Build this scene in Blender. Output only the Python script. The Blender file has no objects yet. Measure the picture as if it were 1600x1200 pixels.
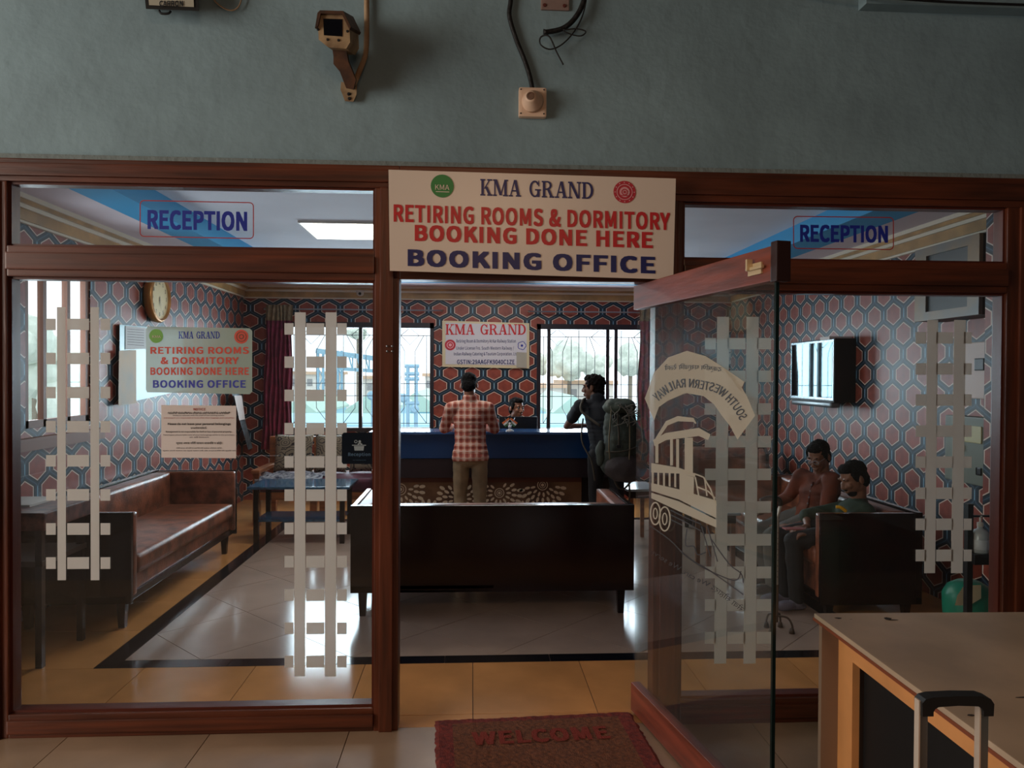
import bpy, bmesh, math, random
from mathutils import Vector, Matrix, Euler
random.seed(7)
S = bpy.context.scene
COL = S.collection
R = math.radians
# ---------------------------------------------------------------- camera
H = 1.62; FPX = 1150.0
cam = bpy.data.cameras.new('camera'); camo = bpy.data.objects.new('camera', cam); COL.objects.link(camo)
cam.sensor_width = 36; cam.lens = FPX / 1600 * 36; cam.clip_end = 400; cam.clip_start = .05
yaw = math.atan(62 / FPX); pit = math.atan(14 / FPX); roll = R(.3)
F_ = Vector((math.sin(yaw) * math.cos(pit), math.cos(yaw) * math.cos(pit), -math.sin(pit)))
R_ = F_.cross(Vector((0, 0, 1))).normalized(); U_ = R_.cross(F_)
R2 = R_ * math.cos(roll) + U_ * math.sin(roll); U2 = U_ * math.cos(roll) - R_ * math.sin(roll)
M = Matrix((R2, U2, -F_)).transposed().to_4x4(); M.translation = (0, 0, H)
camo.matrix_world = M; S.camera = camo
C0 = Vector((0, 0, H))
def ray(u, v): return F_ * FPX + R2 * (u - 800) - U2 * (v - 600)
def P(u, v, y=None, z=None, x=None):
    d = ray(u, v)
    if y is not None: t = y / d.y
    elif z is not None: t = (z - H) / d.z
    else: t = x / d.x
    return C0 + d * t
# ---------------------------------------------------------------- world, lights, exposure
S.view_settings.view_transform = 'Standard'; S.view_settings.look = 'None'
S.view_settings.gamma = 1; S.view_settings.exposure = 0.32; S.view_settings.use_curve_mapping = False
try:
    S.cycles.transparent_max_bounces = 32; S.cycles.max_bounces = 8
except Exception: pass
W = bpy.data.worlds.new('world'); S.world = W; W.use_nodes = True
bg = W.node_tree.nodes['Background']; bg.inputs[0].default_value = (.88, .95, 1, 1); bg.inputs[1].default_value = 1.5
def area(name, loc, rot, sx, sy, e, col=(1, 1, 1)):
    l = bpy.data.lights.new(name, 'AREA'); l.shape = 'RECTANGLE'; l.size = sx; l.size_y = sy; l.energy = e; l.color = col
    o = bpy.data.objects.new(name, l); o.location = loc; o.rotation_euler = rot; COL.objects.link(o); return o
area('window_daylight', (-1.45, 10.0, 1.7), (R(-90), 0, 0), 1.9, 1.3, 82, (.75, .9, 1))
area('window_daylight', (1.7, 10.0, 1.7), (R(-90), 0, 0), 1.7, 1.3, 74, (.75, .9, 1))
area('side_window_daylight', (-3.3, 5.4, 1.8), (0, R(-90), 0), 1.2, .8, 20, (.85, .93, 1))
area('hall_daylight', (-6.3, .3, 2.5), Vector((7.0, 3.0, -.8)).to_track_quat('-Z', 'Y').to_euler(), 3.6, 3.0, 180, (1, .9, .78))
area('hall_lamp', (.2, -.9, 3.3), (R(20), 0, 0), 1.1, .25, 20, (1, .62, .36))

# ---------------------------------------------------------------- materials
def lin(c):
    return tuple(((x / 255) / 12.92 if x / 255 <= .04045 else ((x / 255 + .055) / 1.055) ** 2.4) for x in c[:3]) + (1,)
MC = {}
def mat(name, col, rough=.6, metal=0, var=.0, vs=6., bump=0, bs=40., col2=None, spec=.5, stretch=None, emit=0):
    if name in MC: return MC[name]
    m = bpy.data.materials.new(name); m.use_nodes = True; n = m.node_tree; b = n.nodes['Principled BSDF']
    b.inputs['Base Color'].default_value = lin(col); b.inputs['Roughness'].default_value = rough
    b.inputs['Metallic'].default_value = metal; b.inputs['Specular IOR Level'].default_value = spec
    tc = n.nodes.new('ShaderNodeTexCoord'); src = tc.outputs['Object']
    if stretch:
        mp = n.nodes.new('ShaderNodeMapping'); mp.inputs['Scale'].default_value = stretch
        n.links.new(src, mp.inputs[0]); src = mp.outputs[0]
    c2 = col2 or tuple(x * (1 - var) for x in col)
    if var or col2:
        t = n.nodes.new('ShaderNodeTexNoise'); t.inputs['Scale'].default_value = vs; t.inputs['Detail'].default_value = 5
        n.links.new(src, t.inputs['Vector'])
        rp = n.nodes.new('ShaderNodeValToRGB'); rp.color_ramp.elements[0].position = .35; rp.color_ramp.elements[1].position = .65
        rp.color_ramp.elements[0].color = lin(c2); rp.color_ramp.elements[1].color = lin(col)
        n.links.new(t.outputs['Fac'], rp.inputs[0]); n.links.new(rp.outputs[0], b.inputs['Base Color'])
    if bump:
        t2 = n.nodes.new('ShaderNodeTexNoise'); t2.inputs['Scale'].default_value = bs; t2.inputs['Detail'].default_value = 4
        n.links.new(src, t2.inputs['Vector'])
        bp = n.nodes.new('ShaderNodeBump'); bp.inputs['Strength'].default_value = bump; bp.inputs['Distance'].default_value = .01
        n.links.new(t2.outputs['Fac'], bp.inputs['Height']); n.links.new(bp.outputs[0], b.inputs['Normal'])
    if emit:
        b.inputs['Emission Color'].default_value = lin(col); b.inputs['Emission Strength'].default_value = emit
    MC[name] = m; return m
WOODX = mat('frame_wood_across', (104, 50, 28), .38, var=.35, vs=3, bump=.15, bs=8, stretch=(.6, 8, 9))
WOODZ = mat('frame_wood_up', (104, 50, 28), .38, var=.35, vs=3, bump=.15, bs=8, stretch=(9, 8, .6))
DOORW = mat('door_wood', (138, 66, 48), .4, var=.3, vs=3, bump=.1, bs=8, stretch=(1, 1, 8))
DARKW = mat('dark_polished_wood', (26, 14, 16), .18, var=.3, vs=4, stretch=(1, 1, 6))
BLACK = mat('black_plastic', (14, 14, 16), .4)
LEATH = mat('brown_leather', (154, 90, 64), .33, var=.4, vs=9, bump=.25, bs=60)
LEATHD = mat('dark_leather', (34, 24, 26), .35, bump=.2, bs=60)
TEAL = mat('teal_wall_paint', (136, 158, 165), .75, var=.1, vs=2.2, bump=.5, bs=14)
WHITE = mat('white_plastic', (222, 215, 205), .45, var=.08, vs=12)
STEEL = mat('brushed_steel', (170, 175, 180), .3, 1)
GOLD = mat('gold_cornice', (196, 150, 92), .35, var=.2, vs=5)
CREAM = mat('cream_cornice', (226, 212, 190), .5)
SOFF = mat('soffit_plaster', (220, 208, 216), .8)
CEILM = mat('ceiling_plaster', (228, 230, 240), .8, var=.04, vs=2)
BLUEB = mat('blue_ceiling_paint', (50, 160, 214), .6)
TILEH = mat('hall_tile', (170, 140, 114), .22, var=.12, vs=2.5)
TILEB = mat('border_tile', (218, 152, 92), .12, var=.12, vs=2.5)
TILEF = mat('field_tile', (178, 153, 138), .14, var=.08, vs=2.5)
INLAY = mat('black_granite', (16, 18, 26), .1)
GROUT = mat('grout', (96, 74, 60), .8)
SIGNW = mat('sign_board_face', (226, 206, 190), .3)
RED = mat('sign_red', (196, 30, 38), .4); NAVY = mat('sign_navy', (18, 26, 92), .4)
BLUEL = mat('reception_blue', (34, 46, 150), .4); REDL = mat('reception_red', (170, 50, 50), .4)
GREEN = mat('logo_green', (46, 128, 62), .4); REDG = mat('logo_red', (190, 40, 56), .4)
INK = mat('black_ink', (22, 22, 26), .5); PAPER = mat('notice_paper', (222, 208, 202), .6)
SMUDGE = mat('print_grey', (110, 100, 104), .6)

def glass_mat(name, tint=(.93, .96, .95), haze=.0, rough=.0, ior=1.45):
    m = bpy.data.materials.new(name); m.use_nodes = True; n = m.node_tree; n.nodes.clear()
    out = n.nodes.new('ShaderNodeOutputMaterial'); tr = n.nodes.new('ShaderNodeBsdfTransparent'); tr.inputs[0].default_value = tint + (1,)
    gl = n.nodes.new('ShaderNodeBsdfGlossy'); gl.inputs['Roughness'].default_value = rough
    ge = n.nodes.new('ShaderNodeNewGeometry'); dt = n.nodes.new('ShaderNodeVectorMath'); dt.operation = 'DOT_PRODUCT'
    n.links.new(ge.outputs['Incoming'], dt.inputs[0]); n.links.new(ge.outputs['Normal'], dt.inputs[1])
    def mt(op, a, b, c=None):
        x = n.nodes.new('ShaderNodeMath'); x.operation = op
        for i, v in enumerate((a, b, c)):
            if v is None: continue
            if isinstance(v, (int, float)): x.inputs[i].default_value = v
            else: n.links.new(v, x.inputs[i])
        return x
    f0 = ((ior - 1) / (ior + 1)) ** 2
    fr = mt('MULTIPLY_ADD', mt('POWER', mt('SUBTRACT', 1.0, mt('ABSOLUTE', dt.outputs['Value'], None).outputs[0]).outputs[0], 5.0).outputs[0], 1 - f0, f0)
    mx = n.nodes.new('ShaderNodeMixShader'); n.links.new(fr.outputs[0], mx.inputs[0]); n.links.new(tr.outputs[0], mx.inputs[1]); n.links.new(gl.outputs[0], mx.inputs[2])
    last = mx
    if haze:
        df = n.nodes.new('ShaderNodeBsdfDiffuse'); df.inputs[0].default_value = (.8, .8, .8, 1)
        m2 = n.nodes.new('ShaderNodeMixShader'); m2.inputs[0].default_value = haze
        n.links.new(mx.outputs[0], m2.inputs[1]); n.links.new(df.outputs[0], m2.inputs[2]); last = m2
    n.links.new(last.outputs[0], out.inputs[0]); return m
GLASS = glass_mat('clear_glass', (.965, .98, .975), .006, ior=1.5); GLASSD = glass_mat('door_glass', (.93, .965, .955), .012, ior=1.5); GLASSW = glass_mat('window_glass', (.97, .99, 1), ior=1.2)
def film_mat(name, col, opac, trans=.5):
    m = bpy.data.materials.new(name); m.use_nodes = True; n = m.node_tree; n.nodes.clear()
    out = n.nodes.new('ShaderNodeOutputMaterial'); tr = n.nodes.new('ShaderNodeBsdfTransparent')
    df = n.nodes.new('ShaderNodeBsdfDiffuse'); df.inputs[0].default_value = lin(col)
    tl = n.nodes.new('ShaderNodeBsdfTranslucent'); tl.inputs[0].default_value = lin(col)
    a = n.nodes.new('ShaderNodeMixShader'); a.inputs[0].default_value = trans; n.links.new(df.outputs[0], a.inputs[1]); n.links.new(tl.outputs[0], a.inputs[2])
    b = n.nodes.new('ShaderNodeMixShader'); b.inputs[0].default_value = opac; n.links.new(tr.outputs[0], b.inputs[1]); n.links.new(a.outputs[0], b.inputs[2])
    n.links.new(b.outputs[0], out.inputs[0]); return m
FROST = film_mat('frosted_film', (226, 218, 210), .86, .55)
SHEET = film_mat('translucent_sign_sheet', (190, 196, 180), .62, .5)
EMB = film_mat('emblem_film', (222, 210, 190), .82, .4)

def hexpaper():
    m = bpy.data.materials.new('hexagon_wallpaper'); m.use_nodes = True; n = m.node_tree; L = n.links
    b = n.nodes['Principled BSDF']; b.inputs['Roughness'].default_value = .42
    geo = n.nodes.new('ShaderNodeNewGeometry'); sp = n.nodes.new('ShaderNodeSeparateXYZ'); L.new(geo.outputs['Position'], sp.inputs[0])
    sn = n.nodes.new('ShaderNodeSeparateXYZ'); L.new(geo.outputs['True Normal'], sn.inputs[0])
    def mt(op, a, c=None, d=None):
        x = n.nodes.new('ShaderNodeMath'); x.operation = op
        for i, v in enumerate((a, c, d)):
            if v is None: continue
            if isinstance(v, (int, float)): x.inputs[i].default_value = v
            else: L.new(v, x.inputs[i])
        return x.outputs[0]
    ax = mt('GREATER_THAN', mt('ABSOLUTE', sn.outputs[0]), .5)
    h = mt('ADD', mt('MULTIPLY', sp.outputs[1], ax), mt('MULTIPLY', sp.outputs[0], mt('SUBTRACT', 1, ax)))
    z = sp.outputs[2]; A = .284; B = .164; hw = .089; hh = .083
    def lat(ox, oz):
        px = mt('ABSOLUTE', mt('SUBTRACT', mt('FLOORED_MODULO', mt('ADD', h, ox), A), A / 2))
        pz = mt('ABSOLUTE', mt('SUBTRACT', mt('FLOORED_MODULO', mt('ADD', z, oz), 2 * B), B))
        d1 = mt('DIVIDE', px, hw)
        d2 = mt('DIVIDE', mt('ADD', pz, mt('MULTIPLY', px, .52)), hh)
        return px, mt('MAXIMUM', d1, d2)
    pa, da = lat(0, 0); pb, db = lat(A / 2, B)
    d = mt('MINIMUM', da, db)
    red = mt('LESS_THAN', d, 1.0); sil = mt('LESS_THAN', d, 1.1)
    dif = mt('ABSOLUTE', mt('SUBTRACT', da, db)); l1 = mt('LESS_THAN', dif, .085)
    pw = mt('ADD', mt('MULTIPLY', pa, mt('LESS_THAN', da, db)), mt('MULTIPLY', pb, mt('GREATER_THAN', da, db)))
    l2 = mt('GREATER_THAN', pw, A / 2 - .0055)
    line = mt('MAXIMUM', mt('MULTIPLY', l1, .2), l2); band = mt('LESS_THAN', d, 1.27)
    ns = n.nodes.new('ShaderNodeTexNoise'); ns.inputs['Scale'].default_value = 14; L.new(geo.outputs['Position'], ns.inputs['Vector'])
    def mixc(f, c1, c2):
        x = n.nodes.new('ShaderNodeMix'); x.data_type = 'RGBA'; L.new(f, x.inputs[0])
        for i, c in ((6, c1), (7, c2)):
            if isinstance(c, tuple): x.inputs[i].default_value = c
            else: L.new(c, x.inputs[i])
        return x.outputs[2]
    redc = mixc(ns.outputs['Fac'], lin((102, 40, 32)), lin((170, 82, 62)))
    c = mixc(band, lin((24, 44, 62)), lin((16, 24, 34))); c = mixc(line, c, lin((128, 170, 192)))
    c = mixc(sil, c, lin((220, 196, 180))); c = mixc(red, c, redc)
    L.new(c, b.inputs['Base Color']); return m
HEX = hexpaper()

# ---------------------------------------------------------------- mesh helpers
def link(name, me, m, parent=None):
    o = bpy.data.objects.new(name, me); COL.objects.link(o)
    if m is not None and not me.materials: me.materials.append(m)
    if parent: o.parent = parent; o.matrix_parent_inverse = Matrix.Translation(-Vector(parent.location)) if parent.rotation_euler.z == 0 else parent_inv(parent)
    return o
def parent_inv(p): return (Matrix.Translation(p.location) @ p.rotation_euler.to_matrix().to_4x4()).inverted()
def obj(name, bm, m, parent=None, smooth=False):
    me = bpy.data.meshes.new(name); bmesh.ops.recalc_face_normals(bm, faces=bm.faces[:]) if smooth != 'flatprint' else None
    bm.to_mesh(me); bm.free()
    if smooth is True:
        for p in me.polygons: p.use_smooth = True
    return link(name, me, m, parent)
def tag(o, label, cat, group=None):
    o['label'] = label; o['category'] = cat
    if group: o['group'] = group
    return o
def thing(name, loc, label, cat, group=None):
    o = bpy.data.objects.new(name, None); o.location = loc; o.empty_display_size = .1; COL.objects.link(o); return tag(o, label, cat, group)
def struct(o): o['kind'] = 'structure'; return o
def sempty(name, loc=(0, 0, 0)):
    o = bpy.data.objects.new(name, None); o.location = loc; COL.objects.link(o); return struct(o)
def B(): return bmesh.new()
def box(bm, x0, x1, y0, y1, z0, z1, bev=0, rot=None, piv=None):
    g = bmesh.ops.create_cube(bm, size=1); vs = g['verts']
    T = Matrix.Translation(((x0 + x1) / 2, (y0 + y1) / 2, (z0 + z1) / 2)) @ Matrix.Diagonal((abs(x1 - x0), abs(y1 - y0), abs(z1 - z0), 1))
    if rot is not None:
        p = Vector(piv) if piv else Vector(((x0 + x1) / 2, (y0 + y1) / 2, (z0 + z1) / 2))
        T = Matrix.Translation(p) @ rot.to_4x4() @ Matrix.Translation(-p) @ T
    bmesh.ops.transform(bm, matrix=T, verts=vs)
    if bev:
        es = list({e for v in vs for e in v.link_edges})
        bmesh.ops.bevel(bm, geom=es, offset=bev, segments=2, affect='EDGES', profile=.7)
    return bm
def bx(*a, **k): return box(B(), *a, **k)
def tube(bm, pts, r, seg=8, cap=True):
    pts = [Vector(p) for p in pts]; n = len(pts); rs = r if isinstance(r, (list, tuple)) else [r] * n
    prev = None; up = None
    for i, p in enumerate(pts):
        t = ((pts[min(i + 1, n - 1)] - pts[max(i - 1, 0)])).normalized()
        if up is None:
            up = t.orthogonal().normalized()
        else:
            up = (up - t * up.dot(t)).normalized()
        s = t.cross(up)
        ring = [bm.verts.new(p + (up * math.cos(2 * math.pi * k / seg) + s * math.sin(2 * math.pi * k / seg)) * rs[i]) for k in range(seg)]
        if prev:
            for k in range(seg): bm.faces.new((prev[k], prev[(k + 1) % seg], ring[(k + 1) % seg], ring[k]))
        elif cap: bm.faces.new(ring[::-1])
        prev = ring
    if cap: bm.faces.new(prev)
    return bm
def smoothpts(pts, k=6):
    pts = [Vector(p) for p in pts]; out = []
    for i in range(len(pts) - 1):
        p0 = pts[max(i - 1, 0)]; p1 = pts[i]; p2 = pts[i + 1]; p3 = pts[min(i + 2, len(pts) - 1)]
        for j in range(k):
            t = j / k
            out.append(.5 * ((2 * p1) + (p2 - p0) * t + (2 * p0 - 5 * p1 + 4 * p2 - p3) * t * t + (3 * p1 - p0 - 3 * p2 + p3) * t ** 3))
    out.append(pts[-1]); return out
def lathe(bm, c, prof, seg=20, ax=None):
    Q = Vector((0, 0, 1)).rotation_difference(Vector(ax)).to_matrix() if ax else Matrix.Identity(3)
    prev = None; c = Vector(c)
    for r, h in prof:
        ring = [bm.verts.new(c + Q @ Vector((r * math.cos(2 * math.pi * k / seg), r * math.sin(2 * math.pi * k / seg), h))) for k in range(seg)]
        if prev:
            for k in range(seg): bm.faces.new((prev[k], prev[(k + 1) % seg], ring[(k + 1) % seg], ring[k]))
        else: bm.faces.new(ring[::-1])
        prev = ring
    bm.faces.new(prev); return bm
def prism(bm, poly, f0, f1):
    a = [bm.verts.new(f0(*p)) for p in poly]; b = [bm.verts.new(f1(*p)) for p in poly]; n = len(poly)
    bm.faces.new(a[::-1]); bm.faces.new(b)
    for k in range(n): bm.faces.new((a[k], a[(k + 1) % n], b[(k + 1) % n], b[k]))
    return bm
def strip(bm, pts, w, f):   # flat ribbon through 2D pts, width w, mapped by f
    for i in range(len(pts) - 1):
        (x0, y0), (x1, y1) = pts[i], pts[i + 1]; l = math.hypot(x1 - x0, y1 - y0) or 1
        nx, ny = -(y1 - y0) / l * w / 2, (x1 - x0) / l * w / 2
        bm.faces.new([bm.verts.new(f(*q)) for q in ((x0 - nx, y0 - ny), (x1 - nx, y1 - ny), (x1 + nx, y1 + ny), (x0 + nx, y0 + ny))])
# ---- text
FONTC = {}
SANS = None
try:
    SANS = bpy.data.fonts.load(bpy.utils.resource_path('LOCAL') + '/datafiles/fonts/Noto Sans CJK Regular.woff2')
except Exception: SANS = None
def text2d(s, bold=0.0, spacing=1.0):
    if bold and spacing == 1.0: spacing = 1.0 + bold * 1.6
    k = (s, bold, spacing)
    if k in FONTC: return FONTC[k]
    cu = bpy.data.curves.new('text', 'FONT'); cu.body = s; cu.size = 1; cu.offset = 0;
    if SANS and all(ord(c_) < 128 for c_ in s): cu.font = SANS
    cu.space_character = spacing; cu.resolution_u = 3; cu.fill_mode = 'FRONT'
    o = bpy.data.objects.new('text', cu); COL.objects.link(o); dg = bpy.context.evaluated_depsgraph_get(); dg.update()
    me = bpy.data.meshes.new_from_object(o.evaluated_get(dg)); vs = [(v.co.x, v.co.y) for v in me.vertices]; fs = [tuple(p.vertices) for p in me.polygons]
    bpy.data.objects.remove(o); bpy.data.curves.remove(cu); bpy.data.meshes.remove(me)
    if SANS and all(ord(c_) < 128 for c_ in s): vs = [(x * 2.05, y * 2.05) for x, y in vs]
    if bold:   # heavier weight: shifted copies of every stroke
        bv, bf = [], []
        for dx_, dy_ in ((-1, -1), (0, -1), (1, -1), (-1, 0), (1, 0), (-1, 1), (0, 1), (1, 1)):
            o_ = len(bv); bv += [(x + dx_ * bold, y + dy_ * bold * .7) for x, y in vs]; bf += [tuple(i + o_ for i in f) for f in fs]
        vs, fs = bv, bf
    x0 = min(v[0] for v in vs); x1 = max(v[0] for v in vs); y0 = min(v[1] for v in vs); y1 = max(v[1] for v in vs)
    FONTC[k] = ([((x - x0) / (x1 - x0), (y - y0) / (y1 - y0)) for x, y in vs], fs, (x1 - x0, y1 - y0)); return FONTC[k]
def text(bm, s, f, bold=0.0, spacing=1.0):   # f maps (a,b) in unit box to world
    vs, fs, _ = text2d(s, bold, spacing); V = [bm.verts.new(f(a, b)) for a, b in vs]
    if bold:   # the shifted copies are stacked a hair apart, never coplanar
        o_ = Vector(f(0, 0)); n_ = (Vector(f(1, 0)) - o_).cross(Vector(f(0, 1)) - o_).normalized()
        if n_.dot(C0 - o_) < 0: n_ = -n_
        m_ = len(V) // 8
        for i, v in enumerate(V): v.co += n_ * (i // m_) * 6e-5
    for q in fs:
        pass
    o_ = Vector(f(0, 0)); n_ = (Vector(f(1, 0)) - o_).cross(Vector(f(0, 1)) - o_).normalized()
    if n_.dot(C0 - o_) < 0: n_ = -n_
    cs_ = [v.co.copy() for v in V]; bmesh.ops.delete(bm, geom=V, context='VERTS')
    for j, q in enumerate(fs): bm.faces.new([bm.verts.new(cs_[i] + n_ * ((j * 7) % 11) * 5e-6) for i in q])   # overlapping strokes never coplanar
    return bm
def boxmap(g, x0, x1, y0, y1):  # y0 top pixel, y1 bottom
    return lambda a, b: g(x0 + (x1 - x0) * a, y1 + (y0 - y1) * b)
def serif_word(bm, word, f):   # slab-serif capitals drawn stroke by stroke, f maps unit box
    adv = {'K': 1.0, 'M': 1.2, 'A': 1.02, 'G': 1.0, 'R': 1.02, 'N': 1.08, 'D': 1.0, ' ': .55}
    tot = sum(adv[c] for c in word); x = 0
    o_ = Vector(f(0, 0)); n_ = (Vector(f(1, 0)) - o_).cross(Vector(f(0, 1)) - o_).normalized(); cnt = [0]
    if n_.dot(C0 - o_) < 0: n_ = -n_
    def q(*pts):
        cnt[0] += 1; bm.faces.new([bm.verts.new(Vector(f(px / tot, py)) + n_ * (cnt[0] % 9) * 5e-5) for px, py in pts])
    for c in word:
        T, t, s = .2, .1, .09
        def st(x0, w=T): q((x + x0, 0), (x + x0 + w, 0), (x + x0 + w, 1), (x + x0, 1))
        def sf(x0, x1, y): q((x + x0, y), (x + x1, y), (x + x1, y + s), (x + x0, y + s))
        def dg(x0, y0, x1, y1, w): q((x + x0, y0), (x + x0 + w, y0), (x + x1 + w, y1), (x + x1, y1))
        def arc(cx, cy, rx, ry, a0, a1, w, n=14):
            for i in range(n):
                p0 = R(a0 + (a1 - a0) * i / n); p1 = R(a0 + (a1 - a0) * (i + 1) / n)
                e = lambda p, k: (x + cx + (rx - k * w) * math.cos(p), cy + (ry - k * w * .55) * math.sin(p))
                q(e(p0, 0), e(p1, 0), e(p1, 1), e(p0, 1))
        if c == 'K': st(.1); sf(.02, .4, 0); sf(.02, .4, .91); dg(.3, .42, .68, .95, t); dg(.66, .03, .36, .55, .22); sf(.56, .98, 0); sf(.56, .95, .91)
        if c == 'M': st(.1, t); st(.88); dg(.1, 1, .5, .05, .22); dg(.56, .05, .9, 1, t); sf(.02, .3, 0); sf(.02, .3, .91); sf(.78, 1.17, 0); sf(.88, 1.17, .91)
        if c == 'A': dg(.12, .03, .44, 1, t); dg(.68, .03, .42, 1, .22); sf(.27, .75, .3); sf(.02, .34, 0); sf(.58, .99, 0)
        if c == 'G': arc(.48, .5, .42, .5, 35, 325, .18, 20); q((x + .66, 0.02), (x + .86, 0.02), (x + .86, .42), (x + .66, .42)); sf(.5, .95, .4); q((x + .74, .66), (x + .82, .66), (x + .82, 1), (x + .76, 1))
        if c == 'R': st(.1); sf(.02, .42, 0); sf(.02, .5, .91); arc(.45, .74, .35, .26, -90, 90, .18); sf(.28, .5, .46); dg(.68, .03, .42, .5, .22); sf(.62, 1.0, 0)
        if c == 'N': st(.12, t); st(.82, t); dg(.7, .0, .1, 1, .22); sf(.02, .34, 0); sf(.02, .3, .91); sf(.7, 1.05, .91)
        if c == 'D': st(.1); sf(.02, .5, 0); sf(.02, .5, .91); arc(.42, .5, .48, .5, -90, 90, .2, 16)
        x += adv[c]
    return bm
def disc(bm, cx, cy, r, f, seg=28, ry=None):
    bm.faces.new([bm.verts.new(f(cx + r * math.cos(2 * math.pi * k / seg), cy + (ry or r) * math.sin(2 * math.pi * k / seg))) for k in range(seg)])
def ringd(bm, cx, cy, r, w, f, seg=28, a0=0, a1=360, ry=None):
    ry = ry or r
    for k in range(seg):
        p0 = R(a0 + (a1 - a0) * k / seg); p1 = R(a0 + (a1 - a0) * (k + 1) / seg)
        bm.faces.new([bm.verts.new(f(cx + (r + d) * math.cos(p), cy + (ry + d) * math.sin(p))) for p, d in ((p0, 0), (p1, 0), (p1, -w), (p0, -w))])

YF = 3.4            # facade plane (outer face of glass)
XL, XR, YB = -2.92, 3.42, 9.6
ZS, ZC = 2.75, 2.9
X = lambda u, Y, v=586: P(u, v, y=Y).x
# ================================================================ FLOOR
floor = struct(obj('floor', bx(-7, 7, -8, YB + .2, -.15, -.006), GROUT))
TM = {}
def tile(x0, x1, y0, y1, m):
    k = (round(x1 - x0, 4), round(y1 - y0, 4), m.name)
    if k not in TM:
        me = bpy.data.meshes.new('floor_tile'); b = bx(0, x1 - x0 - .004, 0, y1 - y0 - .004, -.006, 0); b.to_mesh(me); b.free(); me.materials.append(m); TM[k] = me
    o = bpy.data.objects.new('floor_tile', TM[k]); COL.objects.link(o); o.location = (x0 + .002, y0 + .002, 0); o.parent = floor
HY = YF - .02
for i in range(-6, 7):
    for j in range(4):
        x0 = -.55 + .62 * i; tile(x0, x0 + .62, HY - .62 * (j + 1), HY - .62 * j, TILEH)
FX0, FX1, FY0, FY1 = -2.07, 2.5, 4.13, 8.3
ys = [HY, 3.52, FY0]
xs = [.01 + .6 * k for k in range(-5, 6)]
for i in range(len(xs)):
    x0 = xs[i]; x1 = x0 + .6
    if i == len(xs) - 1: x1 = 3.4
    a = max(x0, XL); b_ = min(x1, XR)
    if b_ - a < .03: continue
    tile(a, b_, HY, 3.5, TILEB); tile(a, b_, 3.5, FY0, TILEB)
    tile(a, b_, FY1, FY1 + .65, TILEB); tile(a, b_, FY1 + .65, YB, TILEB)
for j in range(7):
    y0 = FY0 + .6 * j; y1 = min(y0 + .6, FY1)
    if y1 - y0 < .05: continue
    tile(XL, FX0, y0, y1, TILEB); tile(FX1, XR, y0, y1, TILEB)
for j in range(7):
    y0 = FY0 + .6 * j; y1 = min(y0 + .6, FY1)
    if y1 - y0 > .05: tile(FX0, FX0 + .12, y0, y1, INLAY); tile(FX1 - .12, FX1, y0, y1, INLAY)
for j in range(8):
    x0 = FX0 + .12 + .6 * j; x1 = min(x0 + .6, FX1 - .12)
    if x1 - x0 > .05: tile(x0, x1, FY0, FY0 + .11, INLAY); tile(x0, x1, FY1 - .12, FY1, INLAY)
# diagonal field tiles clipped to the inlay rectangle
def clip(poly, ax, v, keep):
    out = []
    for i in range(len(poly)):
        a, b = poly[i], poly[(i + 1) % len(poly)]; ia = (a[ax] - v) * keep >= 0; ib = (b[ax] - v) * keep >= 0
        if ia: out.append(a)
        if ia != ib:
            t = (v - a[ax]) / (b[ax] - a[ax]); out.append((a[0] + t * (b[0] - a[0]), a[1] + t * (b[1] - a[1])))
    return out
hd = .42
nx = int(5 / hd) + 2
for i in range(-1, nx):
    for j in range(-1, nx):
        cx = FX0 + .12 + i * hd; cy = FY0 + .11 + j * hd
        if (i + j) % 2: continue
        e = hd - .003
        p = [(cx - e, cy), (cx, cy - e), (cx + e, cy), (cx, cy + e)]
        for ax, v, k in ((0, FX0 + .121, 1), (0, FX1 - .121, -1), (1, FY0 + .111, 1), (1, FY1 - .121, -1)):
            if p: p = clip(p, ax, v, k)
        if len(p) < 3: continue
        o = obj('floor_tile', prism(B(), p, lambda a, b: (a, b, -.006), lambda a, b: (a, b, 0)), TILEF); o.parent = floor
# ================================================================ ROOM SHELL
def wall_with_holes(name, axis, c0, c1, a0, a1, z0, z1, holes, m):
    bm = B()
    def add(p0, p1, q0, q1):
        if p1 - p0 < 1e-4 or q1 - q0 < 1e-4: return
        if axis == 'y': box(bm, p0, p1, c0, c1, q0, q1)
        else: box(bm, c0, c1, p0, p1, q0, q1)
    cur = a0
    for h0, h1, w0, w1 in sorted(holes):
        add(cur, h0, z0, z1); add(h0, h1, z0, w0); add(h0, h1, w1, z1); cur = h1
    add(cur, a1, z0, z1); return struct(obj(name, bm, m))
WZ0, WZ1 = .88, 2.29
WA = (-2.42, -.50); WB = (.84, 2.55)
wall_with_holes('wall_back', 'y', YB, YB + .15, XL - .15, XR + .15, 0, 3.0, [WA + (WZ0, WZ1), WB + (WZ0, WZ1)], HEX)
SWY = (4.98, 5.8); SWZ = (1.25, 2.4)
wall_with_holes('wall_left', 'x', XL - .06, XL, YF + .06, YB, 0, 3.0, [SWY + SWZ], HEX)
struct(obj('wall_right', bx(XR, XR + .15, YF + .06, YB, 0, 3.0), HEX))
struct(obj('trim_8', bx(3.04, XR, YF + .06, 4.22, 0, ZS - .15), HEX))
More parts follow.
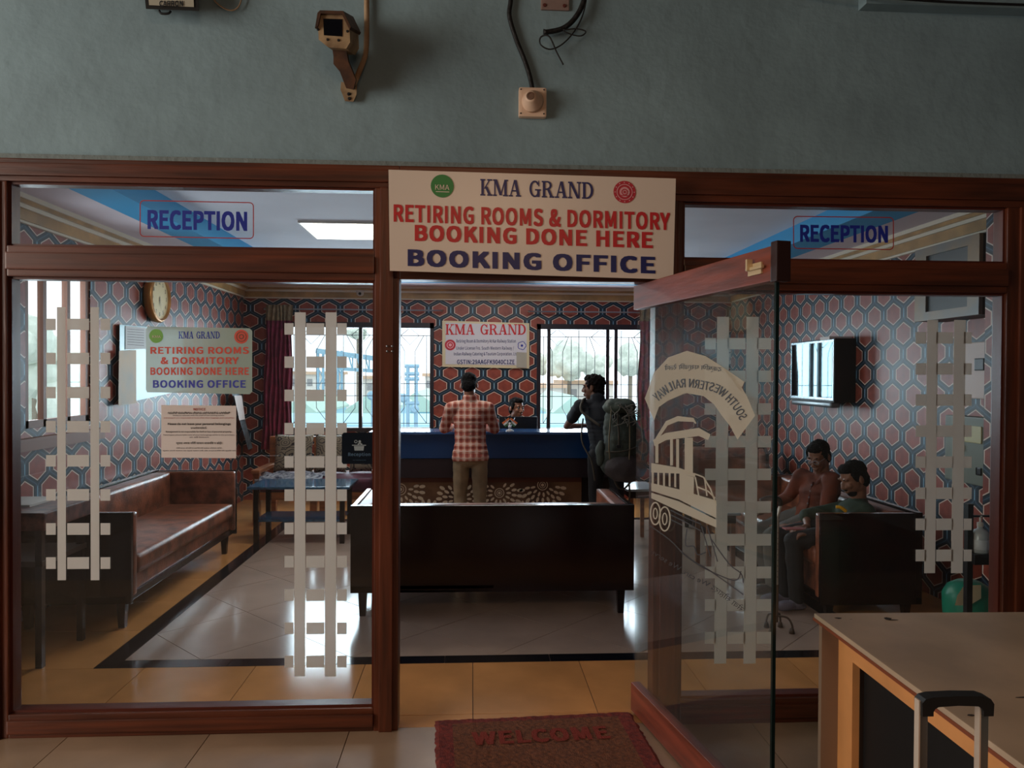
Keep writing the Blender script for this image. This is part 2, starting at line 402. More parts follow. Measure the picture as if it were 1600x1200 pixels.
# ceiling with soffit, blue band, recessed centre
bm = B(); box(bm, XL - .08, XR + .15, YF + .06, YB + .15, ZC, ZC + .12)
ceil = struct(obj('ceiling', bm, CEILM))
IX0, IX1, IY0, IY1 = -2.22, 2.72, 3.9, 8.87
bm = B(); box(bm, XL, IX0 - .26, YF + .06, YB, ZS, ZC); box(bm, IX1 + .32, XR, YF + .06, YB, ZS, ZC); box(bm, IX0 - .26, IX1 + .32, IY1 + .26, YB, ZS, ZC); box(bm, IX0 - .26, IX1 + .32, YF + .06, IY0 - .2, ZS, ZC)
o = obj('soffit', bm, SOFF); o.parent = ceil
bm = B(); box(bm, IX0 - .26, IX0, IY0 - .2, IY1 + .26, ZS, ZC); box(bm, IX1, IX1 + .32, IY0 - .2, IY1 + .26, ZS, ZC); box(bm, IX0, IX1, IY1, IY1 + .26, ZS, ZC); box(bm, IX0, IX1, IY0 - .2, IY0, ZS, ZC)
o = obj('blue_band', bm, BLUEB); o.parent = ceil
def cornice(name, a, b, nrm):
    e = sempty(name, a); a = Vector(a); b = Vector(b); nrm = Vector(nrm)
    for zz0, zz1, d, m in ((0, -.03, .10, CREAM), (-.03, -.055, .085, GOLD), (-.055, -.08, .065, CREAM), (-.08, -.15, .045, GOLD), (-.15, -.165, .03, CREAM)):
        p = a + nrm * d; q = b
        lo = [min(p[i], q[i], a[i]) for i in (0, 1)]; hi = [max(p[i], q[i], a[i]) for i in (0, 1)]
        obj('cornice_band', bx(lo[0], hi[0], lo[1], hi[1], ZS + zz1, ZS + zz0), m, e)
cornice('trim_1', (XL, YF + .06, ZS), (XL, YB - .11, ZS), (1, 0, 0))
cornice('trim_2', (XR, YF + .06, ZS), (XR, YB - .11, ZS), (-1, 0, 0))
cornice('trim_3', (XL, YB, ZS), (XR, YB, ZS), (0, -1, 0))
# unseen hall around the camera, added to keep sky light off the facade
HALL = mat('hall_dimmed_walls', (84, 88, 88), .85)  # unseen wall tone, darkened to weaken its reflection in the facade glass
struct(obj('wall_hall_right', bx(4.6, 4.75, -8, YF, 0, 4.4), HALL))
wall_with_holes('wall_hall_back', 'y', -8.15, -8, -7, 4.75, 0, 4.4, [(1.2, 2.6, .9, 2.3)], HALL)
wall_with_holes('wall_hall_left', 'x', -7.15, -7, -8, YF, 0, 4.4, [(-1.6, 1.6, .0, 2.6)], HALL)
struct(obj('ceiling_hall', bx(-7, 4.75, -8, YF + .06, 4.4, 4.5), mat('hall_ceiling', (104, 100, 96), .9)))
# facade wall over and beside the frames
ZH = P(300, 254, y=YF - .03).z   # top of the header
XFL, XFR = X(-25, YF), X(1600, YF) + .12
struct(obj('wall_front', box(box(bx(-7, 4.6, YF - .03, YF + .06, ZH, 4.4), -7, XFL, YF - .03, YF + .06, 0, ZH), XFR, 4.6, YF - .03, YF + .06, 0, ZH), TEAL))
struct(obj('trim_4', bx(XFL, XFR, YF - .045, YF - .03, ZH - .002, ZH + .02), mat('plaster_edge', (120, 128, 126), .9, bump=.6, bs=30)))
struct(obj('trim_5', bx(X(1330, YF), 4.6, YF - .1, YF - .03, P(1500, 10, y=YF - .1).z, 3.6), TEAL))
struct(obj('trim_6', box(bx(XFR, 4.6, YF - .1, YF - .03, .74, .8), XFR, 4.6, YF - .07, YF - .03, 0, .72), DARKW))
# frame bars with moulding; each bar is one piece
def bar(e, name, x0, x1, z0, z1, m, ends=None, mould=True, y0=YF - .05, y1=YF + .05):
    bm = B(); box(bm, x0, x1, y0, y1, z0, z1, bev=.006)
    if mould:
        if x1 - x0 > z1 - z0:
            h = (z1 - z0)
            box(bm, x0, x1, y0 - .014, y0 + .002, z0 + h * .22, z1 - h * .22, bev=.006)
        else:
            w = (x1 - x0); box(bm, x0 + w * .22, x1 - w * .22, y0 - .014, y0 + .002, z0, z1, bev=.006)
    return obj(name, bm, m, e)
zA = P(300, 292, y=YF).z; zB = P(300, 390, y=YF).z; zC_ = P(300, 437, y=YF).z; zD = P(300, 1104, y=YF).z
xa, xb = X(22, YF), X(587, YF); xc = X(625, YF); xd, xe = X(1019, YF), X(1062, YF); xf = X(1560, YF)
zDoor = P(830, 441, y=YF).z
w1 = sempty('window_1', (xa, YF, 0))
bar(w1, 'header_bar', XFL, xc, zA, ZH, WOODX); bar(w1, 'left_jamb', XFL, xa, 0, zA, WOODZ); bar(w1, 'transom_bar', xa, xb, zC_, zB, WOODX)
bar(w1, 'bottom_bar', xa, xb, 0, zD, WOODX); bar(w1, 'right_post', xb, xc, 0, zA, WOODZ)
def pane(e, name, x0, x1, z0, z1, m=GLASS): return obj(name, bx(x0, x1, YF - .003, YF + .003, z0, z1), m, e)
def beads(e, x0, x1, z0, z1):
    bm = B(); t = .022
    box(bm, x0, x1, YF - .03, YF + .03, z0, z0 + t); box(bm, x0, x1, YF - .03, YF + .03, z1 - t, z1)
    box(bm, x0, x0 + t, YF - .03, YF + .03, z0 + t, z1 - t); box(bm, x1 - t, x1, YF - .03, YF + .03, z0 + t, z1 - t)
    obj('glazing_bead', bm, mat('bead_wood', (84, 34, 20), .35), e)
for e, x0, x1 in ((w1, xa, xb),):
    pane(e, 'glass_pane', x0, x1, zD, zC_); pane(e, 'transom_pane', x0, x1, zB, zA)
    beads(e, x0 - .012, x1 + .012, zD - .012, zC_ + .012); beads(e, x0 - .012, x1 + .012, zB - .012, zA + .012)
bm = B()
for k in range(4): q = P(605 + 8 * (k % 2), 541 + 8 * (k // 2), y=YF - .066); lathe(bm, q, [(.005, 0), (.005, .004), (.002, .006)], 8, (0, -1, 0))
obj('screw', bm, STEEL, w1)
w2 = sempty('window_2', (xe, YF, 0))
zA2 = P(1310, 323, y=YF).z; zB2 = P(1310, 410, y=YF).z; zC2 = P(1310, 457, y=YF).z
zD2 = P(1150, 1085, y=YF).z
bar(w2, 'header_bar', xc, XFR, zA2, ZH, WOODX); bar(w2, 'left_post', xd, xe, 0, zA2, WOODZ); bar(w2, 'transom_bar', xe, xf, zC2, zB2, WOODX)
bar(w2, 'bottom_bar', xe, xf, 0, zD2, WOODX); bar(w2, 'right_jamb', xf, XFR, 0, zA2, WOODZ)
bar(w2, 'door_head', xc, xd, zDoor, zA2, WOODX, mould=False)
pane(w2, 'glass_pane', xe, xf, zD2, zC2); pane(w2, 'transom_pane', xe, xf, zB2, zA2)
beads(w2, xe - .012, xf + .012, zD2 - .012, zC2 + .012); beads(w2, xe - .012, xf + .012, zB2 - .012, zA2 + .012)

# ================================================================ DOOR LEAF
d0 = P(992, 1112, z=0); d1 = P(1206, 1350, z=0); dd = (d1 - d0); DL = dd.length; dn = dd.normalized(); dnor = Vector((-dn.y, dn.x, 0))
if dnor.x > 0: dnor = -dnor    # faces left
def PD(u, v, off=.009):
    r = ray(u, v); q = d0 + dnor * off; t = (q - C0).dot(dnor) / r.dot(dnor); return C0 + r * t
door = sempty('door_1', d0); 
def dbox(s0, s1, t0, t1, z0, z1, bev=0):
    b = bx(s0, s1, t0, t1, z0, z1, bev=bev); Mx = Matrix((dn, dnor, Vector((0, 0, 1)))).transposed().to_4x4(); Mx.translation = d0
    bmesh.ops.transform(b, matrix=Mx, verts=b.verts[:]); return b
ztop = P(1000, 447, y=d0.y).z; zt0 = P(1000, 487, y=d0.y).z
zb1 = P(990, 1065, y=d0.y).z
obj('top_rail', dbox(0, DL, -.022, .022, ztop - .115, ztop, .004), DOORW, door)
obj('bottom_rail', dbox(0, DL, -.022, .022, .012, zb1 + .0, .004), DOORW, door)
obj('rail_end_cap', dbox(DL - .001, DL + .035, -.026, .026, ztop - .12, ztop + .012, .004), mat('dark_end_block', (44, 20, 18), .4), door)
g = obj('glass_pane', dbox(.004, DL - .006, -.005, .005, zb1 - .01, ztop - .11), GLASSD, door)
obj('glass_edge', dbox(DL - .008, DL + .002, -.006, .006, zb1, ztop - .115), mat('green_glass_edge', (14, 34, 32), .2), door)
bm = dbox(DL - .13, DL - .05, .022, .03, ztop - .085, ztop - .045, .002)
b2 = dbox(DL - .125, DL - .03, .03, .042, ztop - .069, ztop - .058, .003)
me = bpy.data.meshes.new('t'); b2.to_mesh(me); b2.free(); bm.from_mesh(me)
b2 = dbox(DL - .11, DL - .1, .03, .052, ztop - .069, ztop - .03, .003); b2.to_mesh(me); b2.free(); bm.from_mesh(me)
obj('tower_bolt', bm, mat('cream_metal', (214, 190, 150), .35, .3), door)
# emblem (traced on the door glass)
def E(x, y, off=.0075): return PD(1000 + x / 2.725, 540 + y / 2.725, off)
bm = B()
def poly(pts, off=.0075): bm.faces.new([bm.verts.new(E(x, y, off)) for x, y in pts])
def quadrow(top, bot):
    for i in range(len(top) - 1): poly([top[i], top[i + 1], bot[i + 1], bot[i]])
quadrow([(20, 225), (60, 115), (120, 50), (200, 22), (280, 45), (350, 90), (410, 140), (455, 215), (490, 298)],
        [(60, 318), (80, 262), (118, 235), (195, 202), (270, 215), (315, 250), (350, 300), (385, 345), (415, 400)])
poly([(350, 90), (445, 155), (430, 185), (440, 210)])
sp = [(65, 395), (110, 322), (160, 300), (228, 308), (240, 330)]
quadrow(sp, [(78, 398), (118, 340), (162, 322), (228, 325), (236, 334)])
quadrow([(55, 402), (110, 372), (250, 350), (300, 378)], [(62, 428), (112, 402), (250, 385), (290, 402)])
for x0, x1, y0, y1 in ((65, 78, 410, 500), (128, 140, 398, 510), (154, 166, 398, 520), (190, 225, 392, 545)): poly([(x0, y0), (x1, y0), (x1, y1), (x0, y1)])
quadrow([(48, 500), (165, 520), (235, 545)], [(48, 540), (165, 545), (235, 560)])
for k in range(5):
    x = 50 + k * 24; poly([(x, 540 + k * 1), (x + 8, 540 + k), (x + 8, 592 + 3 * k), (x, 590 + 3 * k)])
quadrow([(48, 585), (165, 612), (325, 660)], [(48, 618), (165, 655), (325, 735)])
poly([(168, 545), (230, 560), (228, 640), (168, 612)])
quadrow([(48, 626), (165, 663), (325, 742)], [(48, 650), (165, 705), (325, 775)])
f2 = lambda x, y: E(x, y, .0075)
for a, b in (((65, 715), 50), ((105, 738), 54)):
    ringd(bm, a[0], a[1], b * .48, 6, f2, 24, ry=b); ringd(bm, a[0], a[1], b * .22, 5, f2, 16, ry=b * .5)
for pts in ([(230, 545), (270, 560), (300, 610), (325, 680)], [(240, 600), (290, 620), (320, 650)], [(235, 560), (250, 640)], [(275, 565), (285, 640)]): strip(bm, pts, 6, f2)
o = tag(obj('railway_emblem_decal', bm, EMB, None, 'flatprint'), 'cream mirrored banner and diesel locomotive emblem film on open glass door', 'decal')
bm = B()
for pts in ([(130, 700), (200, 735), (260, 760)], [(130, 720), (200, 755), (260, 790)], [(130, 740), (180, 765)], [(40, 765), (130, 830), (200, 900), (300, 960), (440, 1060)],
            [(200, 780), (195, 850), (230, 855), (245, 890), (280, 880)], [(262, 770), (300, 900)], [(285, 765), (330, 920)], [(300, 820), (380, 930), (430, 970), (440, 1010)], [(180, 880), (260, 940), (400, 1000), (430, 960)]):
    strip(bm, [(p.x, p.y) for p in smoothpts([(a, b, 0) for a, b in pts], 4)], 5, f2)
def arc_text(s, px, h, bold=0.0):
    pl = smoothpts([(a, b, 0) for a, b in px], 8); n = len(pl)
    seg = [0]
    for i in range(1, n): seg.append(seg[-1] + (pl[i] - pl[i - 1]).length)
    def f(a, b):
        t = a * seg[-1]; i = 0
        while i < n - 2 and seg[i + 1] < t: i += 1
        k = (t - seg[i]) / (seg[i + 1] - seg[i]); p = pl[i].lerp(pl[i + 1], k); d = (pl[i + 1] - pl[i]).normalized()
        nn = Vector((-d.y, d.x, 0))
        if nn.y > 0: nn = -nn
        q = p + nn * b * h; return E(q.x, q.y, .0095)
    text(bm, s, f, bold)
arc_text('SOUTH WESTERN RAILWAY', [(425, 320), (390, 262), (330, 205), (270, 188), (200, 178), (140, 190), (75, 240)], 38, .01)
arc_text('दक्षिण पश्चिम रेलवे', [(345, 118), (230, 108), (105, 112)], 32, .0)
arc_text('सेवा सौहार्द We care We serve', [(425, 1140), (300, 1045), (190, 985), (40, 890)], 36, .0)
tag(obj('emblem_lettering', bm, mat('emblem_dark', (52, 46, 46), .6), None, 'flatprint'), 'dark mirrored railway lettering and track outline on open glass door emblem', 'lettering')

# ================================================================ FROSTED TRACKS AND GLASS LETTERING
G = lambda u, v: P(u, v, y=YF - .0045)
def track(r0, r1, tie, y0, y1, ty, label):
    bm = B(); cu = (tie[0] + tie[1]) / 2; cv = (y0 + y1) / 2
    def rc(a, b, c, d):
        p = P(a, c, y=YF); q = P(b, d, y=YF); box(bm, min(p.x, q.x), max(p.x, q.x), YF - .0055, YF - .004, min(p.z, q.z), max(p.z, q.z))
    rc(r0[0], r0[1], y0, y1); rc(r1[0], r1[1], y0, y1)
    for t in ty:
        rc(tie[0], r0[0] - 2, t, t + 18); rc(r0[1] + 2, r1[0] - 2, t, t + 18); rc(r1[1] + 2, tie[1], t, t + 18)
    tag(obj('frosted_track_decal', bm, FROST), label, 'decal')
track((90, 104), (142, 156), (73, 173), 480, 906, [498 + 53.2 * k for k in range(8)], 'frosted railway track strip at far left of the left glass panel')
track((461, 477), (509, 525), (445, 542), 488, 1056, [505 + 51.9 * k for k in range(11)], 'long frosted railway track strip beside the left door post')
track((1120, 1134), (1166, 1180), (1101, 1204), 495, 1036, [528 + 51 * k for k in range(10)], 'long frosted railway track strip seen through the open glass door')
track((1448, 1460), (1490, 1503), (1430, 1517), 500, 895, [519 + 48.5 * k for k in range(8)], 'frosted railway track strip at right end of the right glass panel')
def rounded(bm, x0, x1, y0, y1, r, w, f, sl=0):
    pts = []
    for cx, cy, a in ((x1 - r, y0 + r, -90), (x1 - r, y1 - r, 0), (x0 + r, y1 - r, 90), (x0 + r, y0 + r, 180)):
        for k in range(5): t = R(a + k * 22.5); pts.append((cx + r * math.cos(t), cy + r * math.sin(t)))
    pts.append(pts[0]); strip(bm, pts, w, f)
for (x0, x1, y0, y1, lb) in ((219, 396, 315, 371, 'blue RECEPTION lettering in thin red frame on left transom glass'), (1240, 1396, 339, 389, 'blue RECEPTION lettering in thin red frame on right transom glass')):
    e = thing('reception_lettering', G((x0 + x1) / 2, y1), lb, 'lettering')
    k = .02 if x0 < 500 else .012; g2 = lambda u, v: G(u, v + k * (u - (x0 + x1) / 2))
    bm = B(); wx = x1 - x0; rounded(bm, x0, x1, y0, y1, 6, 1.6, g2); obj('border', bm, REDL, e, 'flatprint')
    text(B_ := B(), 'RECEPTION', boxmap(g2, x0 + wx * .065, x0 + wx * .945, y0 + (y1 - y0) * .25, y0 + (y1 - y0) * .80), .035, 1.02); obj('letters', B_, BLUEL, e, 'flatprint')

# ---- main sign board
yS = YF - .13
e = thing('sign_board', P(831, 430, y=yS), 'large cream booking office sign board hanging over the doorway', 'sign')
def SB(x, y, off=0):   # local px relative to board centre
    return P(831 + x - .006 * y * 0, 351 + y + .031 * x, y=yS - off)
bm = B(); prism(bm, [(-224, -79), (225, -79), (221, 79), (-222, 79)], lambda x, y: SB(x, y, -.03), lambda x, y: SB(x, y, 0)); obj('board', bm, SIGNW, e)
def sbt(s, x0, x1, yc, h, m, bold, sp=1.0, name='lettering'):
    f = boxmap(lambda x, y: SB(x, y, .002), x0 - 831, x1 - 831, yc - h / 2, yc + h / 2)
    b = B(); text(b, s, f, bold, sp); return obj(name, b, m, e, 'flatprint')
b = B(); serif_word(b, 'KMA GRAND', boxmap(lambda x, y: SB(x, y, .002), 750 - 831, 929 - 831, -69, -43)); obj('lettering', b, NAVY, e, 'flatprint')
sbt('RETIRING ROOMS & DORMITORY', 615, 1047, -11.5, 28, RED, .03)
sbt('BOOKING DONE HERE', 648, 1020, 18.5, 26, RED, .035)
sbt('BOOKING OFFICE', 637, 1024, 57.5, 27, NAVY, .04)
fS = lambda o: (lambda x, y: SB(x, y, o))
b = B(); disc(b, 691 - 831, -56, 18, fS(.002)); obj('logo_disc', b, GREEN, e, 'flatprint')
b = B(); text(b, 'KMA', boxmap(fS(.0035), -151, -129, -58, -50)); strip(b, [(-150, -47), (-129, -47)], 1, fS(.0035)); obj('logo_letters', b, SIGNW, e, 'flatprint')
b = B(); disc(b, 976 - 831, -55.5, 17.5, fS(.002)); obj('logo_disc', b, REDG, e, 'flatprint')
b = B(); ringd(b, 145, -55.5, 12.5, 1.2, fS(.0035)); disc(b, 145, -55.5, 8, fS(.0035)); [ringd(b, 145 + 15 * math.cos(t * .52), -55.5 + 15 * math.sin(t * .52), 1.1, .9, fS(.0035), 5) for t in range(12)]; obj('logo_ring', b, mat('logo_pink', (226, 160, 165), .4), e, 'flatprint')
b = B(); ringd(b, 145, -55.5, 5, 1.4, fS(.005)); disc(b, 145, -55.5, 1.8, fS(.005)); strip(b, [(138, -50), (152, -50)], 1.2, fS(.005)); obj('logo_mark', b, REDG, e, 'flatprint')

# ---- translucent booking sign on left glass
e = thing('booking_sheet_sign', G(311, 616), 'translucent pale green booking office sheet on left glass panel', 'sign')
GS = lambda o: (lambda u, v: P(u, v, y=YF - o))
b = B(); rounded_pts = [(228, 514), (231, 510), (390, 513), (394, 517), (394, 612), (390, 616), (230, 613), (228, 609)]
prism(b, rounded_pts, GS(.004), GS(.007)); obj('sheet', b, SHEET, e)
b = B(); serif_word(b, 'KMA GRAND', boxmap(GS(.0085), 279, 344, 518, 529)); obj('lettering', b, BLUEL, e, 'flatprint')
PR = mat('faded_red_print', (214, 84, 66), .5)
for s, x0, x1, y0, y1, m in (('RETIRING ROOMS', 235, 389, 542, 553, PR), ('& DORMITORY', 251, 373, 558, 569, PR), ('BOOKING DONE HERE', 235, 389, 574, 586, PR), ('BOOKING OFFICE', 239, 384, 594, 606, mat('faded_blue_print', (66, 70, 170), .5))):
    b = B(); text(b, s, boxmap(GS(.0085), x0, x1, y0, y1), .03); obj('lettering', b, m, e, 'flatprint')
b = B(); disc(b, 244, 525, 11, GS(.008)); obj('logo_disc', b, mat('logo_lime', (120, 176, 80), .5), e, 'flatprint')
b = B(); text(b, 'KMA', boxmap(GS(.009), 238, 251, 524, 528)); obj('logo_letters', b, SIGNW, e, 'flatprint')
b = B(); disc(b, 377, 526, 11, GS(.008)); obj('logo_disc', b, PR, e, 'flatprint')
b = B(); ringd(b, 377, 526, 8, 1, GS(.009)); ringd(b, 377, 526, 4, 1.5, GS(.009)); obj('logo_ring', b, mat('brown_print', (120, 80, 60), .5), e, 'flatprint')
# ---- notice
e = thing('notice_sheet', G(311, 716), 'white multilingual notice sheet on left glass above the sofa', 'notice')
obj('sheet', prism(B(), [(252, 633), (369, 634), (369, 716), (252, 715)], GS(.004), GS(.006)), PAPER, e)
def nt(s, x0, x1, y0, y1, m=INK, bold=.01): b = B(); text(b, s, boxmap(GS(.0075), x0, x1, y0, y1), bold); obj('lettering', b, m, e, 'flatprint')
nt('NOTICE', 302, 321, 637.5, 641.5, mat('notice_red', (170, 50, 40), .5))
nt('ಗಮನಿಸಿ ದಯವಿಟ್ಟು ನಿಮ್ಮ ವಸ್ತುಗಳನ್ನು ಬಿಡಬೇಡಿ', 262, 359, 643, 647)
nt('Please do not leave your personal belongings', 262, 360, 660.5, 665, bold=.03); nt('unattended.', 298, 323, 666.5, 670)
nt('Management is not responsible for theft or loss of personal property.', 259, 362, 673, 676.5)
nt('Passengers please take care of your belongings while in the premises', 255, 366, 678.5, 681, SMUDGE); nt('at all times', 296, 326, 682, 684, SMUDGE)
nt('कृपया अपना निजी सामान लावारिस न छोड़ें।', 275, 347, 690, 695)
nt('किसी सामान की चोरी या हानि के लिए प्रबंधन जिम्मेदार नहीं है', 275, 346, 699, 701.5, SMUDGE); nt('कृपया अपने सामान का स्वयं ध्यान रखें और कर्मचारियों को सूचित करें', 254, 368, 703, 705.5, SMUDGE)
nt('kindly co-operate with the staff of the retiring rooms', 270, 350, 648, 650.5, SMUDGE); nt('passengers are requested to look after their luggage and valuables', 256, 366, 652, 654, REDL)
# ---- small reception plate
e = thing('reception_plate', G(560, 725), 'small dark reception plate stuck on glass beside left post', 'sign')
obj('plate', prism(B(), [(534, 679), (537, 676), (586, 676), (586, 725), (536, 725), (534, 722)], GS(.004), GS(.009)), mat('plate_navy', (18, 26, 36), .25), e)
b = B(); lp = GS(.0105)
b.faces.new([b.verts.new(lp(*q)) for q in ((553, 697), (569, 697), (568, 704), (554, 704))]); disc(b, 562, 690, 2.2, lp, 14); ringd(b, 556, 690, 2.6, 1, lp, 12)
b.faces.new([b.verts.new(lp(*q)) for q in ((550, 695), (572, 695), (572, 696.4), (550, 696.4))]); strip(b, [(559, 694.5), (562, 692.5), (566, 694.5)], 2.2, lp)
obj('icon', b, mat('plate_grey', (150, 160, 165), .5), e, 'flatprint')
b = B(); text(b, 'Reception', boxmap(lp, 544, 579, 707, 714), .03); text(b, 'swr retiring rooms', boxmap(lp, 551, 572, 718, 720)); obj('lettering', b, mat('plate_blue', (70, 96, 120), .5), e, 'flatprint')

# ================================================================ OUTSIDE WALL FIXTURES
yw = YF - .03
def WP(u, v, off=0): return P(u, v, y=yw - off)
# security camera
e = thing('security_camera', WP(540, 150), 'weathered boxy security camera on rusty bracket above left panel', 'camera')
c = WP(528, 48, .22)
hb = B(); prism(hb, [(496, 22), (502, 17), (536, 19), (546, 40), (547, 66), (541, 76), (513, 74), (498, 62)], lambda u, v: WP(u, v, .26), lambda u, v: WP(u + 14, v + 10, .08)); obj('housing', hb, mat('aged_cream', (190, 160, 122), .5, col2=(120, 92, 66), vs=10), e)
hb = B(); prism(hb, [(492, 44), (496, 20), (500, 16), (536, 17), (548, 42), (546, 46), (534, 22), (501, 21), (497, 40)], lambda u, v: WP(u, v, .275), lambda u, v: WP(u + 16, v + 9, .06)); obj('sun_shield', hb, mat('rusty_brown', (96, 60, 36), .6, col2=(46, 28, 20), vs=14), e)
obj('lens_window', prism(B(), [(505, 29), (535, 30), (535, 57), (506, 55)], lambda u, v: WP(u, v, .262), lambda u, v: WP(u, v, .25)), mat('lens_black', (4, 5, 14), .08), e)
[obj('screw', lathe(B(), WP(u, v, .26), [(.006, 0), (.005, .004)], 8, (0, -1, 0)), INK, e) for u, v in ((512, 62), (529, 63), (497, 46), (543, 49))]
hb = B(); prism(hb, [(519, 76), (541, 78), (544, 96), (556, 125), (552, 140), (541, 138), (531, 112), (521, 100), (521, 88)], lambda u, v: WP(u, v, .09 + (150 - v) * .0014), lambda u, v: WP(u + 2, v, .02)); obj('bracket_arm', hb, MC['rusty_brown'], e)
obj('wall_bracket', prism(B(), [(533, 128), (558, 132), (557, 148), (552, 159), (539, 158), (532, 140)], lambda u, v: WP(u, v, .03), lambda u, v: WP(u, v, 0)), MC['aged_cream'], e)
[obj('screw', lathe(B(), WP(u, v, .03), [(.008, 0), (.006, .006)], 8, (0, -1, 0)), INK, e) for u, v in ((545, 147), (546, 154))]
# conduit
tag(obj('conduit_pipe', tube(B(), smoothpts([WP(573, -60, .02), WP(573, 0, .02), WP(573, 50, .02), WP(571, 85, .025), WP(562, 110, .04), WP(553, 132, .05)]), .012, 10), mat('aged_pipe', (196, 168, 134), .5, col2=(150, 112, 78), vs=8), None, True), 'cream conduit pipe bending down into the security camera bracket', 'pipe')
# siren
e = thing('alarm_sounder', WP(831, 187), 'small square white alarm sounder with round nozzle on teal wall', 'alarm')
p0, p1 = WP(810, 140), WP(853, 187)
obj('back_box', bx(p0.x, p1.x, yw - .035, yw, p1.z, p0.z, bev=.012), mat('sounder_cream', (224, 190, 164), .45), e)
hb = B(); cc = WP(831, 163); lathe(hb, (cc.x, yw - .033, cc.z), [(.052, 0), (.048, .012), (.034, .03), (.028, .05), (.02, .056)], 24, (-.25, -1, 0.08)); obj('nozzle', hb, MC['sounder_cream'], e, True)
hb = B(); cc2 = Vector((cc.x - .0135, yw - .0885, cc.z + .0045)); lathe(hb, cc2, [(.018, 0), (.018, .003), (.012, .004), (.012, .0015)], 18, (-.25, -1, .08)); obj('nozzle_ring', hb, mat('ring_brown', (110, 80, 62), .5), e)
[obj('screw', lathe(B(), (cc.x + a * .052, yw - .034, cc.z + b_ * .054), [(.004, 0), (.003, .003)], 8, (0, -1, 0)), INK, e) for a in (-1, 1) for b_ in (-1, 1)]
tag(obj('sounder_cable', tube(B(), smoothpts([WP(799, -40, .015), WP(798, 0, .015), WP(796, 25, .015), WP(806, 60, .015), WP(820, 95, .015), WP(828, 120, .015), WP(832, 140, .02)]), .0105, 8), mat('black_cable', (18, 14, 14), .6, bump=.6, bs=60), None, True), 'thick black cable running down to the alarm sounder', 'cable')
tag(obj('cut_cable', tube(B(), smoothpts([WP(918, -30, .03), WP(911, 5, .03), WP(897, 30, .03), WP(878, 45, .03), WP(850, 51, .035)]), [.012] * 24 + [.016], 8), MC['black_cable'], None, True), 'thick cut black cable curling with taped end beside wall plate', 'cable')
tag(obj('loose_wire', tube(B(), smoothpts([WP(918, -20, .035), WP(913, 15, .035), WP(900, 45, .035), WP(880, 68, .04), WP(860, 77, .04), WP(845, 70, .04), WP(845, 58, .04), WP(858, 57, .05), WP(870, 82, .04), WP(880, 101, .04)]), .0035, 6), MC['black_cable'], None, True), 'thin black looped wire hanging with loose end on teal wall', 'wire')
tag(obj('looped_wire', tube(B(), smoothpts([WP(880, 47, .04), WP(900, 45, .045), WP(915, 49, .045), WP(908, 56, .045), WP(893, 54, .045), WP(880, 48, .045)]), .003, 6), MC['black_cable'], None, True), 'small closed loop of black wire tied on the cut cable', 'wire')
e = thing('wall_plate', WP(867, 18), 'faded pinkish wall plate with two holes at top edge of photo', 'plate')
p0, p1 = WP(845, -20), WP(889, 18); obj('plate', bx(p0.x, p1.x, yw - .012, yw, p1.z, p0.z, bev=.004), mat('plate_pink', (170, 140, 130), .6, var=.2), e)
hb = B(); [lathe(hb, WP(u, v, .012), [(.009, 0), (.007, .004)], 10, (0, -1, 0)) for u, v in ((851, 8), (882, 9))]; obj('screw', hb, mat('rust_screw', (90, 36, 28), .6), e)
# lamp fixture
e = thing('flood_lamp', WP(268, 14), 'black framed flood lamp with lettered plate at top left edge', 'lamp')
p0, p1 = WP(224, -45), WP(309, 18)
hb = prism(B(), [(222, -45), (306, -45), (311, 17), (228, 14)], lambda u, v: WP(u, v, .12), lambda u, v: WP(u, v, .02)); obj('housing', hb, mat('lamp_black', (22, 17, 15), .5), e)
obj('lens_plate', prism(B(), [(228, -40), (301, -40), (303, 11), (233, 8)], lambda u, v: WP(u, v, .124), lambda u, v: WP(u, v, .118)), mat('lamp_plate', (176, 168, 150), .4), e)
hb = B(); text(hb, 'CARRON', boxmap(lambda u, v: WP(u, v, .127), 249, 286, 1, 10), .03); obj('lettering', hb, INK, e, 'flatprint')
obj('clip', tube(B(), smoothpts([WP(249, 16, .08), WP(252, 21, .08), WP(263, 21, .08), WP(267, 17, .08)]), .005, 6), MC['lamp_black'], e)
tag(obj('lamp_wire', tube(B(), smoothpts([WP(325, -15, .02), WP(338, 4, .02), WP(358, 16, .02), WP(373, 10, .02), WP(380, -15, .02)]), .003, 6), mat('wire_beige', (180, 150, 120), .5), None, True), 'thin beige wire sagging from the ceiling beside the flood lamp', 'wire')
tag(obj('ceiling_edge_cable', tube(B(), smoothpts([WP(1260, -12, .06), WP(1380, -4, .11), WP(1480, 3, .11), WP(1610, 8, .11)]), .006, 6), MC['black_cable'], None, True), 'thin dark cable along the ledge at top right edge', 'cable')

# ================================================================ DOORMAT, TABLE, SUITCASE, STAND
m0, m1, m2_ = P(680, 1124, z=.012), P(985, 1110, z=.012), P(1062, 1262, z=.012)
vx = (m1 - m0).normalized(); Lm = (m1 - m0).length; vy = Vector((vx.y, -vx.x, 0))
e = thing('doormat', (m0.x + Lm / 2, m0.y - .3, 0), 'worn reddish brown WELCOME doormat in front of open doorway', 'doormat')
def MP(a, b, z): q = m0 + vx * a + vy * b; return Vector((q.x, q.y, z))
bm = B(); nn = 60; mm = 34; grid = []
for j in range(mm + 1):
    row = []
    for i in range(nn + 1):
        a = Lm * i / nn; b_ = .62 * j / mm
        if i in (0, nn): a += random.uniform(-.006, .006)
        if j in (0, mm): b_ += random.uniform(-.006, .006)
        row.append(bm.verts.new(MP(a, b_, .001 if i in (0, nn) or j in (0, mm) else .014 + random.uniform(-.002, .002))))
    grid.append(row)
